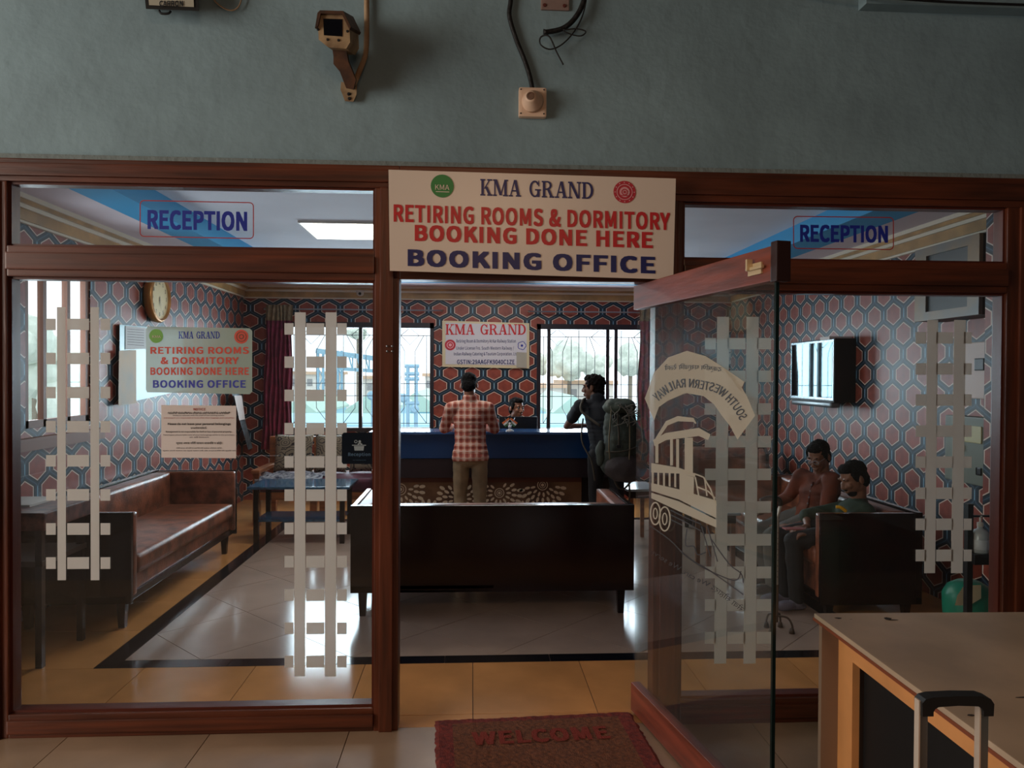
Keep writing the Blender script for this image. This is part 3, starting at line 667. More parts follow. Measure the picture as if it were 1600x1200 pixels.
for j in range(mm):
    for i in range(nn): bm.faces.new((grid[j][i], grid[j][i + 1], grid[j + 1][i + 1], grid[j + 1][i]))
MATC = mat('mat_centre', (134, 76, 44), .95, col2=(96, 52, 30), vs=60, bump=1, bs=220); MATB = mat('mat_border', (140, 50, 38), .95, col2=(100, 34, 28), vs=50, bump=1, bs=220)
o = obj('pile', bm, MATC, e); o.data.materials.append(MATB)
for k, p in enumerate(o.data.polygons):
    i = k % nn; j = k // nn
    if i < 5 or i >= nn - 5 or j < 3 or j >= mm - 3: p.material_index = 1
bm = B(); text(bm, 'WELCOME', lambda a, b: MP(.16 + a * (Lm - .32), .27 - b * .12, .0175), .04); obj('lettering', bm, mat('mat_letters', (140, 44, 26), .95, bump=1, bs=220), e, 'flatprint')
# table
t0 = P(1272, 958, z=.78); tdir = Vector((-.02, -1, 0)).normalized(); tx = Vector((1, -.02, 0)).normalized()
e = thing('laminate_table', (t0.x + .5, t0.y - .8, 0), 'scuffed beige laminate table with black recessed side panel at right', 'table')
def tb(a0, a1, b0, b1, z0, z1, bev=0):
    b = bx(a0, a1, b0, b1, z0, z1, bev=bev); Mx = Matrix((tx, -tdir, Vector((0, 0, 1)))).transposed().to_4x4(); Mx.translation = (t0.x, t0.y, 0)
    bmesh.ops.transform(b, matrix=Mx, verts=b.verts[:]); return b
TOPM = mat('laminate_top', (196, 170, 144), .35, var=.15, vs=3); SIDE = mat('table_ply', (238, 162, 98), .5, var=.1, vs=4)
obj('tabletop', tb(0, 1.0, -1.75, 0, .757, .78, .003), TOPM, e)
obj('edge_band', tb(-.003, 1.0, -1.75, .003, .755, .765), mat('edge_brown', (130, 66, 40), .5), e)
obj('back_board', tb(.015, .98, -.03, -.008, .0, .757), mat('board_grey', (140, 112, 92), .6), e)
obj('side_rail', tb(.075, .1, -1.72, -.03, .655, .757), SIDE, e)
obj('side_stile', tb(.075, .1, -.13, -.03, 0, .655), SIDE, e); obj('side_stile', tb(.075, .1, -1.72, -1.62, 0, .655), SIDE, e)
obj('side_panel', tb(.115, .13, -1.62, -.13, .02, .655), mat('panel_black', (15, 12, 11), .6), e)
bm = B()
for (u, v) in ((1306, 965), (1311, 968)): pass
def spot(c, w, h, a, n=7):
    ca, sa = math.cos(a), math.sin(a)
    pts = [(c.x + (w * math.cos(k * 6.283 / n) * random.uniform(.6, 1.2)) * ca - h * math.sin(k * 6.283 / n) * sa, c.y + w * math.cos(k * 6.283 / n) * sa + h * math.sin(k * 6.283 / n) * random.uniform(.5, 1.2)) for k in range(n)]
    bm.faces.new([bm.verts.new((x, y, .7808)) for x, y in pts])
spot(P(1310, 966, z=.78), .014, .008, 0); spot(P(1387, 967, z=.78), .016, .014, .3); spot(P(1397, 969, z=.78), .02, .006, 0); spot(P(1517, 1118, z=.78), .012, .006, 0); spot(P(1596, 1090, z=.78), .02, .005, 0); spot(P(1330, 968, z=.78), .005, .002, 0)
obj('chip_mark', bm, mat('chip_dark', (46, 32, 24), .8), e)
# suitcase
sc = P(1490, 1085, y=1.4); sw = .062
e = thing('suitcase', (sc.x, 1.4, 0), 'black suitcase with raised handle on steel rods in front of table', 'suitcase')
obj('shell', bx(sc.x - .17, sc.x + .17, 1.36, 1.58, .05, .58, bev=.03), mat('suitcase_shell', (26, 28, 34), .4), e, True)
for s in (-1, 1):
    obj('handle_rod', bx(sc.x + s * sw - .0105, sc.x + s * sw + .0065, 1.394, 1.406, .56, .985, bev=.002), mat('rod_steel', (120, 132, 142), .3, .8), e)
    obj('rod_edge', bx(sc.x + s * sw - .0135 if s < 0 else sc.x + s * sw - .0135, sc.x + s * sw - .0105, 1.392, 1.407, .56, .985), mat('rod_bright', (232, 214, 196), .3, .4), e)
    obj('wheel', lathe(B(), (sc.x + s * .13, 1.42 - .012, .025), [(.024, 0), (.024, .024)], 16, (0, 1, 0)), BLACK, e)
zt = sc.z
bm = B(); outl = [(-.072, -.036), (-.072, -.008), (-.066, -.001), (-.055, .0015), (0, .003), (.055, .0), (.068, -.004), (.073, -.012), (.072, -.036), (.053, -.036), (.053, -.026), (.046, -.02), (.03, -.017), (-.03, -.016), (-.044, -.019), (-.05, -.026), (-.05, -.036)]
for i0, i1 in ((0, 1),): pass
top = [(-.072, -.036), (-.073, -.01), (-.066, -.002), (-.05, .0015), (0, .003), (.05, .0015), (.066, -.004), (.073, -.014), (.072, -.038)]
bot = [(-.05, -.036), (-.05, -.028), (-.047, -.022), (-.04, -.018), (0, -.016), (.04, -.018), (.048, -.022), (.052, -.028), (.052, -.038)]
for i in range(8): prism(bm, [top[i], top[i + 1], bot[i + 1], bot[i]], lambda a, b: (sc.x + a, 1.385, zt + b), lambda a, b: (sc.x + a, 1.412, zt + b))
bmesh.ops.remove_doubles(bm, verts=bm.verts[:], dist=1e-5)
obj('grip', bm, mat('grip_black', (20, 20, 22), .55), e)
# sanitizer stand (inside the room, behind the right glass)
yst = 3.75; q = P(1514, 800, y=yst); pb = P(1514, 958, y=yst)
e = thing('sanitizer_stand', (q.x, yst, 0), 'black metal sanitizer stand behind right glass near the jamb', 'stand')
obj('pole', bx(q.x - .015, q.x + .015, yst - .015, yst + .015, .03, P(1514, 787, y=yst).z), BLACK, e)
obj('base_plate', bx(q.x - .16, q.x + .17, yst - .15, yst + .13, 0, .03, bev=.004), BLACK, e)
zs = P(1530, 863, y=yst).z; obj('bottle_shelf', bx(q.x, q.x + .13, yst - .05, yst + .06, zs - .055, zs, bev=.003), BLACK, e)
za = P(1530, 806, y=yst).z; obj('press_arm', bx(q.x, q.x + .125, yst - .008, yst + .008, za - .006, za + .004), BLACK, e)
bc = P(1531, 862, y=yst)
e = thing('sanitizer_bottle', (bc.x, yst, zs), 'clear pump bottle of sanitizer on the black stand shelf', 'bottle')
obj('bottle', lathe(B(), (bc.x, yst, zs), [(.04, 0), (.042, .01), (.042, .1), (.03, .118), (.014, .126), (.014, .14)], 20), mat('clear_plastic', (186, 190, 190), .15, spec=.6), e, True)
obj('label_patch', lathe(B(), (bc.x, yst, zs + .02), [(.0425, 0), (.0428, .001), (.0428, .05), (.0425, .051)], 20), mat('label_white', (215, 218, 220), .5), e, True)
obj('pump', tube(lathe(B(), (bc.x, yst, zs + .138), [(.016, 0), (.016, .02), (.005, .024), (.005, .05), (.01, .051), (.01, .058)], 14), [(bc.x, yst, zs + .192), (bc.x - .035, yst, zs + .188)], .004), WHITE, e)
# green tub on floor
tc = P(1508, 935, y=4.05)
e = thing('green_tub', (tc.x + .02, 4.05, 0), 'green plastic jug with cream face behind the sanitizer stand', 'jug')
zt1 = P(1500, 908, y=4.05).z
bm = B(); lathe(bm, (tc.x + .02, 4.05, 0), [(.08, 0), (.1, .02), (.13, zt1 * .6), (.135, zt1 - .08), (.11, zt1 - .03), (.06, zt1)], 24); obj('body', bm, mat('tub_green', (18, 128, 100), .35), e, True)
obj('face_panel', prism(B(), [(1492, 946), (1496, 930), (1506, 915), (1533, 914), (1533, 935), (1515, 946)], lambda u, v: P(u, v, y=3.905), lambda u, v: P(u, v, y=3.915)), mat('panel_cream', (226, 208, 168), .5), e)

# ================================================================ SOFAS
def cushion_box(x0, x1, y0, y1, z0, z1, bev=.04): return bx(x0, x1, y0, y1, z0, z1, bev=bev)
def add_to(bm, e, M4): bmesh.ops.transform(bm, matrix=M4, verts=bm.verts[:]); return bm
def sofa(name, origin, rz, L, D, label, back_wood=True, arm_w=.09, group=None, backh=.74, zb=.17):
    # local: x along length 0..L, y from front (0) to back (D), z up
    e = thing(name, origin, label, 'sofa', group); Mx = Matrix.Translation(origin) @ Matrix.Rotation(rz, 4, 'Z')
    def ad(n, b, m, sm=False): return obj(n, add_to(b, e, Mx), m, e, sm)
    ad('base_frame', bx(.0, L, .03, D, zb, zb + .05, bev=.004), DARKW)
    ad('seat_rail', bx(arm_w, L - arm_w, .04, D - .1, zb + .05, .33, bev=.012), LEATH)
    sc_ = bx(arm_w + .005, L - arm_w - .005, .0, D - .12, .33, .46, bev=.04)
    ad('seat_cushion', sc_, LEATH, True)
    bk = bx(arm_w, L - arm_w, D - .19, D - .045, .40, backh, bev=.035); ad('back_cushion', bk, LEATH, True)
    ad('back_panel', bx(0, L, D - .045, D, zb, backh + .01, bev=.005), DARKW)
    for s in (0, 1):
        x0 = 0 if s == 0 else L - arm_w; wx0 = x0 if s == 0 else x0 + arm_w - .03
        ad('arm_panel', bx(wx0, wx0 + .03, .0, D - .045, zb, backh + .005, bev=.004), DARKW)
        px0 = x0 + .03 if s == 0 else x0
        ad('arm_pad', bx(px0, px0 + arm_w - .03, .0, D - .05, zb + .04, backh, bev=.02), LEATH, True)
    for lx in (.05, L - .1):
        for ly in (.06, D - .1):
            lb = B(); prism(lb, [(lx, ly), (lx + .055, ly), (lx + .055, ly + .055), (lx, ly + .055)], lambda a, b: (lx + .0275 + (a - lx - .0275) * .7, ly + .0275 + (b - ly - .0275) * .7, 0), lambda a, b: (a, b, zb)); ad('leg', lb, DARKW)
    return e
# left sofa against the left wall: front faces +x
ls0 = P(203, 968, z=0); 
sofa('leather_sofa', (-2.13, 4.72, 0), R(90), 2.08, .74, 'long brown leather sofa along the left wall below the notices')
# centre sofa, back to camera
cx0 = X(548, 4.9); cx1 = X(993, 4.9)
sofa('leather_sofa', (cx1, 5.68, 0), R(180), cx1 - cx0, .78, 'wide dark backed sofa standing with its back to the doorway', arm_w=.13)
# right sofa along right side, front faces -x
rx = X(1272, 4.8)
sofa('leather_sofa', (rx + .05, 6.73, 0), R(-90), 1.95, .7, 'dark ended brown sofa at right where two men sit', arm_w=.09, backh=.70, zb=.09)
sofa('leather_armchair', (2.2, 7.7, 0), R(-20), .9, .7, 'brown leather seat at back right beyond the seated men', backh=.82)

# ================================================================ LEFT LOW TABLE
e = thing('slab_table', (-2.62, 4.3, 0), 'low table with thick brown patterned slab top beside left sofa', 'table')
zt = P(60, 790, y=4.35).z
obj('slab', bx(-2.88, -2.32, 4.12, 4.62, zt - .1, zt, bev=.01), mat('slab_brown', (122, 72, 58), .4, col2=(60, 30, 26), vs=16), e)
obj('white_top_sheet', bx(-2.86, -2.5, 4.3, 4.6, zt, zt + .012), mat('sheet_white', (210, 205, 198), .5), e)
obj('shelf', bx(-2.86, -2.34, 4.14, 4.6, zt - .3, zt - .27), mat('shelf_dark', (70, 58, 52), .3), e)
for a, b_ in ((-2.86, 4.14), (-2.38, 4.14), (-2.86, 4.56), (-2.38, 4.56)): obj('leg', bx(a, a + .035, b_, b_ + .035, 0, zt - .1), DARKW, e)

# ================================================================ BACK LEFT SETTEE AND COFFEE TABLE
WSET = mat('settee_wood', (158, 92, 52), .4, var=.25, vs=4, stretch=(1, 1, 6)); MAR = mat('maroon_velvet', (92, 24, 52), .7, var=.3, vs=8)
e = thing('wooden_settee', (-1.6, 8.3, 0), 'wooden settee with maroon seat and swirl patterned cushions at back left', 'settee')
sx0, sx1, sy0, sy1 = -2.32, -.99, 7.92, 8.65
for a in (sx0, sx1 - .07):
    for b_ in (sy0, sy1 - .07): obj('leg', bx(a, a + .07, b_, b_ + .07, 0, .56 if b_ == sy0 else .9, bev=.006), WSET, e)
    obj('armrest', bx(a - .01, a + .08, sy0 - .03, sy1, .56, .60, bev=.01), WSET, e)
obj('seat_rail', bx(sx0 + .07, sx1 - .07, sy0, sy0 + .04, .28, .36), WSET, e)
for a in (-1.72, -1.62): obj('slat', bx(a, a + .07, sy0 + .0, sy0 + .03, .05, .28), WSET, e)
obj('back_frame', box(box(bx(sx0 + .07, sx1 - .07, sy1 - .05, sy1 - .01, .84, .9), sx0 + .07, sx1 - .07, sy1 - .05, sy1 - .01, .45, .5), sx0 + .5, sx0 + .55, sy1 - .05, sy1 - .01, .5, .84), WSET, e)
obj('seat_cushion', bx(sx0 + .07, sx1 - .07, sy0 - .01, sy1 - .05, .36, .5, bev=.04), MAR, e, True)
def swirl():
    m = mat('swirl_fabric', (136, 120, 100), .85); n = m.node_tree; b = n.nodes['Principled BSDF']; tc = [x for x in n.nodes if x.type == 'TEX_COORD'][0]
    w = n.nodes.new('ShaderNodeTexVoronoi'); w.inputs['Scale'].default_value = 7; w.feature = 'F1'
    ns = n.nodes.new('ShaderNodeTexNoise'); ns.inputs['Scale'].default_value = 6; ad = n.nodes.new('ShaderNodeVectorMath'); ad.operation = 'MULTIPLY_ADD'; ad.inputs[1].default_value = (.12, .12, .12)
    n.links.new(tc.outputs['Object'], ns.inputs['Vector']); n.links.new(ns.outputs['Color'], ad.inputs[0]); n.links.new(tc.outputs['Object'], ad.inputs[2]); n.links.new(ad.outputs[0], w.inputs['Vector'])
    s = n.nodes.new('ShaderNodeMath'); s.operation = 'SINE'; k = n.nodes.new('ShaderNodeMath'); k.operation = 'MULTIPLY'; k.inputs[1].default_value = 34
    n.links.new(w.outputs['Distance'], k.inputs[0]); n.links.new(k.outputs[0], s.inputs[0])
    rp = n.nodes.new('ShaderNodeValToRGB'); rp.color_ramp.elements[0].position = .72; rp.color_ramp.elements[1].position = .8; rp.color_ramp.elements[0].color = lin((136, 120, 100)); rp.color_ramp.elements[1].color = lin((44, 34, 34))
    n.links.new(s.outputs[0], rp.inputs[0]); n.links.new(rp.outputs[0], b.inputs['Base Color']); return m
SW = swirl()
def pillow(x, y, z, w, h, t, tilt, lb, m=SW, cat='cushion'):
    bm = B(); N = 12; vs = {}
    for s in (-1, 1):
        for i in range(N + 1):
            for j in range(N + 1):
                a = i / N * 2 - 1; b_ = j / N * 2 - 1; th = t / 2 * max(0, (1 - a ** 4)) ** .5 * max(0, (1 - b_ ** 4)) ** .5
                if s == 1 and (abs(a) == 1 or abs(b_) == 1): vs[(s, i, j)] = vs[(-1, i, j)]; continue
                pin = 1 - .07 * (1 - a * a) * (abs(b_) ** 3) ; pin2 = 1 - .07 * (1 - b_ * b_) * (abs(a) ** 3)
                vs[(s, i, j)] = bm.verts.new((a * w / 2 * pin2, s * th, b_ * h / 2 * pin))
        for i in range(N):
            for j in range(N):
                f = (vs[(s, i, j)], vs[(s, i + 1, j)], vs[(s, i + 1, j + 1)], vs[(s, i, j + 1)]); bm.faces.new(f)
    bmesh.ops.transform(bm, matrix=Matrix.Translation((x, y, z)) @ Matrix.Rotation(tilt, 4, 'X'), verts=bm.verts[:])
    return tag(obj('cushion', bm, m, None, True), lb, cat)
pillow(-2.02, 8.46, .72, .44, .44, .13, R(-12), 'swirl patterned cushion at left end of the wooden settee', SW)
pillow(-1.60, 8.44, .72, .36, .44, .13, R(-10), 'swirl patterned cushion in middle of the settee behind track strip', SW)
pillow(-1.22, 8.46, .72, .34, .44, .13, R(-12), 'swirl patterned cushion at right end of the wooden settee', SW)
# crumpled printed cloth over the seat
bm = B(); gr = []
for j in range(13):
    gr.append([bm.verts.new((-2.3 + .05 * i + random.uniform(-.008, .008), 7.9 + j * .035, .517 + .018 * math.sin(i * 1.3 + j * .8) + random.uniform(0, .015) - (.07 if j == 0 else 0))) for i in range(15)])
for j in range(12):
    for i in range(14): bm.faces.new((gr[j][i], gr[j][i + 1], gr[j + 1][i + 1], gr[j + 1][i]))
o = tag(obj('printed_cloth', bm, mat('blue_print_cloth', (190, 190, 196), .8, col2=(50, 56, 80), vs=26), None, True), 'crumpled blue and white printed cloth on settee seat', 'cloth')
sm = o.modifiers.new('s', 'SOLIDIFY'); sm.thickness = .006
# coffee table
e = thing('coffee_table', (-1.7, 7.5, 0), 'dark coffee table with blue reflecting top and lower shelf', 'table')
CT = mat('sky_tinted_dark_top', (62, 104, 134), .07, var=.3, vs=20, spec=.8)  # blue of the reflected window sky put into the dark top's colour
cx0_, cx1_ = -2.12, -1.16
obj('tabletop', bx(cx0_, cx1_, 7.05, 7.6, .525, .55, bev=.004), CT, e)
obj('lower_shelf', bx(cx0_ + .06, cx1_ - .08, 7.1, 7.55, .21, .23), CT, e)
for a in (cx0_ + .05, cx1_ - .1):
    for b_ in (7.09, 7.51): obj('leg', bx(a, a + .045, b_, b_ + .045, 0, .525), DARKW, e)
# ================================================================ COUNTER
e = thing('reception_counter', (.25, 7.6, 0), 'long blue fronted reception counter with floral lower panel', 'counter')
kx0, kx1 = -.98, 1.42
obj('counter_top', bx(kx0 - .03, kx1 + .03, 7.28, 7.75, 1.03, 1.055, bev=.004), mat('counter_top_blue', (52, 84, 130), .12, spec=.8), e)
obj('blue_fascia', bx(kx0, kx1, 7.32, 7.34, .79, 1.03), mat('blue_laminate', (10, 50, 92), .3), e)
obj('dark_fascia', bx(kx0, kx1, 7.33, 7.36, .595, .785), mat('fascia_dark', (34, 24, 28), .35), e)
obj('carcass', bx(kx0 + .01, kx1 - .01, 7.5, 7.72, .05, 1.03), DARKW, e)
obj('wood_band', bx(kx0 + .02, kx1 - .3, 7.465, 7.49, .53, .595), mat('band_wood', (96, 50, 34), .4), e)
fp = obj('floral_panel', bx(kx0 + .02, kx1 - .3, 7.47, 7.495, .06, .53), mat('floral_base', (140, 104, 72), .35, col2=(88, 58, 44), vs=3), e)
obj('corner_post', bx(kx1 - .12, kx1 - .0, 7.36, 7.5, .0, .595), DARKW, e)
bm = B(); fF = lambda x, z: (x, 7.466, z)
for (cx_, cz, r0) in ((-.72, .46, .06), (-.12, .36, .05), (.28, .42, .05), (.72, .50, .055), (-.45, .12, .05), (.5, .1, .05)):
    ringd(bm, cx_, cz, r0, .008, fF, 20); ringd(bm, cx_, cz, r0 * .6, .006, fF, 14); disc(bm, cx_, cz, r0 * .3, fF, 8)
    for ring in range(3):
        rr = r0 + .045 + ring * .058; n_ = 13 + ring * 5
        for k in range(n_):
            t = 2 * math.pi * k / n_ + ring * .2; px, pz = cx_ + rr * math.cos(t), cz + rr * math.sin(t)
            if not (kx0 + .05 < px < kx1 - .33 and .09 < pz < .50): continue
            ct, st_ = math.cos(t), math.sin(t); l, w_ = .026 + .003 * ring, .012 + .003 * ring
            bm.faces.new([bm.verts.new(fF(px + l * math.cos(q_) * ct - w_ * math.sin(q_) * st_, pz + l * math.cos(q_) * st_ + w_ * math.sin(q_) * ct)) for q_ in [i * math.pi / 4 for i in range(8)]])
o = obj('petal_print', bm, mat('petal_cream', (240, 222, 192), .4), e, 'flatprint'); o['kind'] = 'stuff'
obj('staff_desk', bx(kx0, kx1, 7.72, 8.05, .7, .74), DARKW, e)
# monitor
e = thing('computer_monitor', (X(811, 7.85), 7.85, .74), 'black computer monitor seen from behind on the reception counter', 'monitor')
mx = X(818, 7.85); mz0, mz1 = 1.0, P(818, 651, y=7.85).z
obj('screen_housing', bx(mx - .26, mx + .15, 7.85, 7.88, .90, mz1, bev=.006), BLACK, e); obj('stand', box(bx(mx - .08, mx - .02, 7.88, 7.91, .76, .95), mx - .14, mx + .04, 7.82, 7.97, .74, .76), BLACK, e)
# flags
fx = X(797, 7.4); e = thing('flag_stand', (fx, 7.4, 1.055), 'small desk stand with two crossed tricolour flags on counter', 'flags')
obj('base', lathe(B(), (fx, 7.4, 1.055), [(.04, 0), (.04, .008), (.012, .02), (.008, .05)], 16), WHITE, e)
obj('emblem', lathe(B(), (fx, 7.39, 1.085), [(.012, 0), (.018, .015), (.01, .035), (.014, .05), (.004, .06)], 10), mat('emblem_white', (225, 225, 220), .5), e)
for s in (-1, 1):
    obj('flag_pole', tube(B(), [(fx, 7.4, 1.07), (fx - s * .05, 7.4, 1.19)], .0025, 6), STEEL, e)
    for k, c_ in enumerate(((226, 120, 60), (232, 230, 222), (60, 120, 70))):
        bm = B(); o_ = Vector((fx + s * .012, 7.4, 1.19)); r_ = Matrix.Rotation(s * R(38), 3, 'Y')
        pts = [(0, -.018 * k), (.085, -.018 * k), (.085, -.018 * k - .018), (0, -.018 * k - .018)]
        prism(bm, pts, lambda a, b: o_ + r_ @ Vector((s * a, 0, b)), lambda a, b: o_ + r_ @ Vector((s * a, .003, b))); obj('flag_stripe', bm, mat('flag_%d' % k, c_, .7), e)
# ================================================================ SIDE TABLES AT RIGHT
def small_table(x, y, z, w, d, lb):
    e = thing('side_table', (x, y, 0), lb, 'table')
    obj('tabletop', bx(x - w / 2, x + w / 2, y - d / 2, y + d / 2, z - .022, z, bev=.006), mat('pale_gloss_top', (176, 190, 198), .12, spec=.8), e)
    obj('apron', bx(x - w / 2 + .03, x + w / 2 - .03, y - d / 2 + .03, y + d / 2 - .03, z - .09, z - .022), DARKW, e)
    for a in (-1, 1):
        for b_ in (-1, 1): obj('leg', bx(x + a * (w / 2 - .05) - .018, x + a * (w / 2 - .05) + .018, y + b_ * (d / 2 - .05) - .018, y + b_ * (d / 2 - .05) + .018, 0, z - .09), WSET, e)
small_table(1.61, 7.1, .55, .3, .5, 'small white topped side table beyond right end of centre sofa')
small_table(2.05, 6.1, .5, .3, .4, 'small pale topped table seen through door beside seated man')

# ================================================================ BACK WINDOWS
FR = mat('window_frame_dark', (40, 32, 38), .4); GR = mat('grille_metal', (62, 66, 72), .5)
def win(name, x0, x1, z0, z1, mulls, ya=YB):
    e = sempty(name, (x0, ya, z0)); t = .05
    for a in ((x0, x1, z1 - t * 1.4, z1), (x0, x1, z0, z0 + t), (x0, x0 + t, z0, z1), (x1 - t, x1, z0, z1)): obj('frame_bar', bx(a[0], a[1], ya - .02, ya + .1, a[2], a[3]), FR, e)
    for mu in mulls: obj('sash_bar', bx(mu, mu + .045, ya + .02, ya + .07, z0 + t, z1 - t), FR, e)
    cs = [x0 + t] + [m_ + .022 for m_ in mulls] + [x1 - t]
    for i in range(len(cs) - 1):
        if cs[i + 1] - cs[i] > .15: obj('window_pane', bx(cs[i], cs[i + 1], ya + .043, ya + .047, z0 + t, z1 - t), GLASSW, e)
    bm = B(); r = .0045; yy = ya + .12
    def L(*p): tube(bm, [(a, yy, b) for a, b in p], r, 5)
    w = x1 - x0; n = max(2, round(w / .62)); cw = w / n
    for i in range(n):
        a = x0 + i * cw; c = a + cw / 2; zt_ = z1 - .16
        L((a, z0), (a, z1)); L((a + .1, z0 + .1), (a + .1, zt_)); L((c - .07, z0 + .3), (c - .07, zt_ - .2), (a + .14, zt_)); L((c + .07, z0 + .3), (c + .07, zt_ - .2), (a + cw - .14, zt_)); L((a + cw - .1, z0 + .1), (a + cw - .1, zt_))
        L((c - .12, zt_), (c, zt_ - .12), (c + .12, zt_), (c, zt_ + .1), (c - .12, zt_)); L((c - .07, z0 + .3), (a + .1, z0 + .1)); L((c + .07, z0 + .3), (a + cw - .1, z0 + .1))
    for zz in (zt_, z0 + .62, z0 + .46, z0 + .1): L((x0, zz), (x1, zz))
    obj('grille', bm, GR, e); return e
win('window_3', WA[0], WA[1], WZ0, WZ1, [X(509, YB), X(560, YB)])
win('window_4', WB[0], WB[1], WZ0, WZ1, [X(855, YB), X(947, YB), X(960, YB)])
# side window on the left wall
e = sempty('window_5', (XL, SWY[0], SWZ[0])); 
WF = mat('window_frame_brown', (120, 74, 52), .5)
for a in ((SWY[0], SWY[1], SWZ[1] - .05, SWZ[1]), (SWY[0], SWY[1], SWZ[0], SWZ[0] + .05), (SWY[0], SWY[0] + .05, *SWZ), (SWY[1] - .05, SWY[1], *SWZ), (5.2, 5.24, *SWZ), (5.5, 5.54, *SWZ)): obj('frame_bar', bx(XL - .05, XL - .01, a[0], a[1], a[2], a[3]), WF, e)
obj('window_pane', bx(XL - .035, XL - .03, SWY[0], SWY[1], *SWZ), GLASSW, e)
obj('sill_board', bx(XL, XL + .06, SWY[0] - .25, SWY[1] + .1, SWZ[0] - .14, SWZ[0] - .06), WF, e)
# curtains
def curtain(x0, x1, y, z0, z1, lb, split=.2):
    e = thing('curtain', ((x0 + x1) / 2, y, z0), lb, 'curtain')
    for n_, a, b_, m in (('body', z0, z1 - split, mat('curtain_maroon', (140, 44, 72), .75, var=.25, vs=9)), ('header', z1 - split, z1, mat('curtain_beige', (150, 126, 96), .8, var=.2, vs=20))):
        bm = B(); N = 48; rows = 9; g_ = []
        for j in range(rows):
            t = j / (rows - 1); z = a + (b_ - a) * t; tt = (z - z0) / (z1 - z0); row = []
            for i in range(N + 1):
                s = i / N; wv = math.sin(s * 2 * math.pi * 6.5) * (.035 * (1.2 - .6 * tt)); xx = x0 + (x1 - x0) * s - (1 - tt) * .06 * (1 - s) + .01 * math.sin(z * 7 + s * 9)
                row.append(bm.verts.new((xx, y + wv, z)))
            g_.append(row)
        for j in range(rows - 1):
            for i in range(N): bm.faces.new((g_[j][i], g_[j][i + 1], g_[j + 1][i + 1], g_[j + 1][i]))
        o = obj(n_, bm, m, e, True); s_ = o.modifiers.new('s', 'SOLIDIFY'); s_.thickness = .005
curtain(X(416, 9.45), X(456, 9.45), 9.47, .66, P(430, 476, y=9.45).z, 'long maroon curtain with beige top left of back window')
curtain(X(1001, 9.45), X(1046, 9.45), 9.47, .5, P(1020, 478, y=9.45).z, 'maroon curtain at right of back window beyond backpacker')
for x0, x1, lb in ((X(414, 9.5), X(690, 9.5), 'steel curtain rod above left back window'), (X(826, 9.5), X(1050, 9.5), 'steel curtain rod above right back window')):
    zz = P(760, 486, y=9.5).z; tag(obj('curtain_rod', tube(lathe(lathe(B(), (x0, 9.5, zz - .012), [(.012, 0), (.02, .012), (.012, .024)], 10), (x1, 9.5, zz - .012), [(.012, 0), (.02, .012), (.012, .024)], 10), [(x0, YB, zz), (x0, 9.5, zz), (x1, 9.5, zz), (x1, YB, zz)], .009, 8), STEEL), lb, 'rod')
# back wall sign
yy = YB - .03; BW = lambda o: (lambda u, v: P(u, v, y=yy - o))
e = thing('wall_sign', BW(0)(760, 575), 'framed white booking licence sign on wall between back windows', 'sign')
obj('frame', prism(B(), [(691, 501), (827, 505), (827, 576), (691, 573)], BW(-.02), BW(0)), mat('sign_frame_cream', (214, 196, 160), .4), e)
obj('board', prism(B(), [(696, 504), (823, 508), (823, 571), (696, 569)], BW(0), BW(.006)), mat('inner_board', (206, 200, 206), .4), e)
b = B(); serif_word(b, 'KMA GRAND', boxmap(BW(.009), 696, 823, 506.5, 523)); obj('lettering', b, RED, e, 'flatprint')
for s, x0, x1, y0, y1, bo in (('Retiring Room & Dormitory At Kar Railway Station', 713, 806, 530, 537, .005), ('Under License Fro. South Western Railway /', 713, 803, 541, 548, .005), ('Indian Railway Catering & Tourism Corporation. Ltd', 709, 808, 550, 557, .005), ('GSTIN:29AAGFK9040C1ZE', 714, 804, 562, 569, .018)):
    b = B(); text(b, s, boxmap(BW(.009), x0, x1, y0, y1), bo); obj('lettering', b, NAVY, e, 'flatprint')
b = B(); disc(b, 703.5, 539, 8.5, BW(.008)); obj('logo_disc', b, REDG, e, 'flatprint'); b = B(); ringd(b, 703.5, 539, 5.5, 1.2, BW(.01)); disc(b, 703.5, 539, 2.5, BW(.01), 10); obj('logo_ring', b, MC['logo_pink'], e, 'flatprint')
b = B(); [ringd(b, 815.5 + 3 * math.cos(k * 1.257), 540 + 3 * math.sin(k * 1.257), 4, 1, BW(.009), 10, k * 72 - 60, k * 72 + 70) for k in range(5)]; disc(b, 815.5, 540, 2, BW(.009), 8); obj('logo_swirl', b, BLUEL, e, 'flatprint')
obj('taped_note', prism(B(), [(807, 550), (823, 551), (823, 575), (807, 574)], BW(.007), BW(.014)), mat('note_tan', (168, 160, 146), .6), e)
# notice on back wall right
e = thing('wall_notice', P(1150, 572, y=YB - .01), 'white printed notice on back wall seen through the glass door', 'notice')
obj('sheet', prism(B(), [(1128, 538), (1162, 539), (1162, 569), (1128, 569)], lambda u, v: P(u, v, y=YB - .004), lambda u, v: P(u, v, y=YB - .012)), mat('notice_white', (228, 226, 222), .5), e)
b = B(); [text(b, s, boxmap(lambda u, v: P(u, v, y=YB - .014), 1132, 1158, y0, y0 + 3.5), .02) for s, y0 in (('NOTICE BOARD', 543), ('all guests must', 549), ('RECEPTION', 559))]; obj('lettering', b, NAVY, e, 'flatprint')
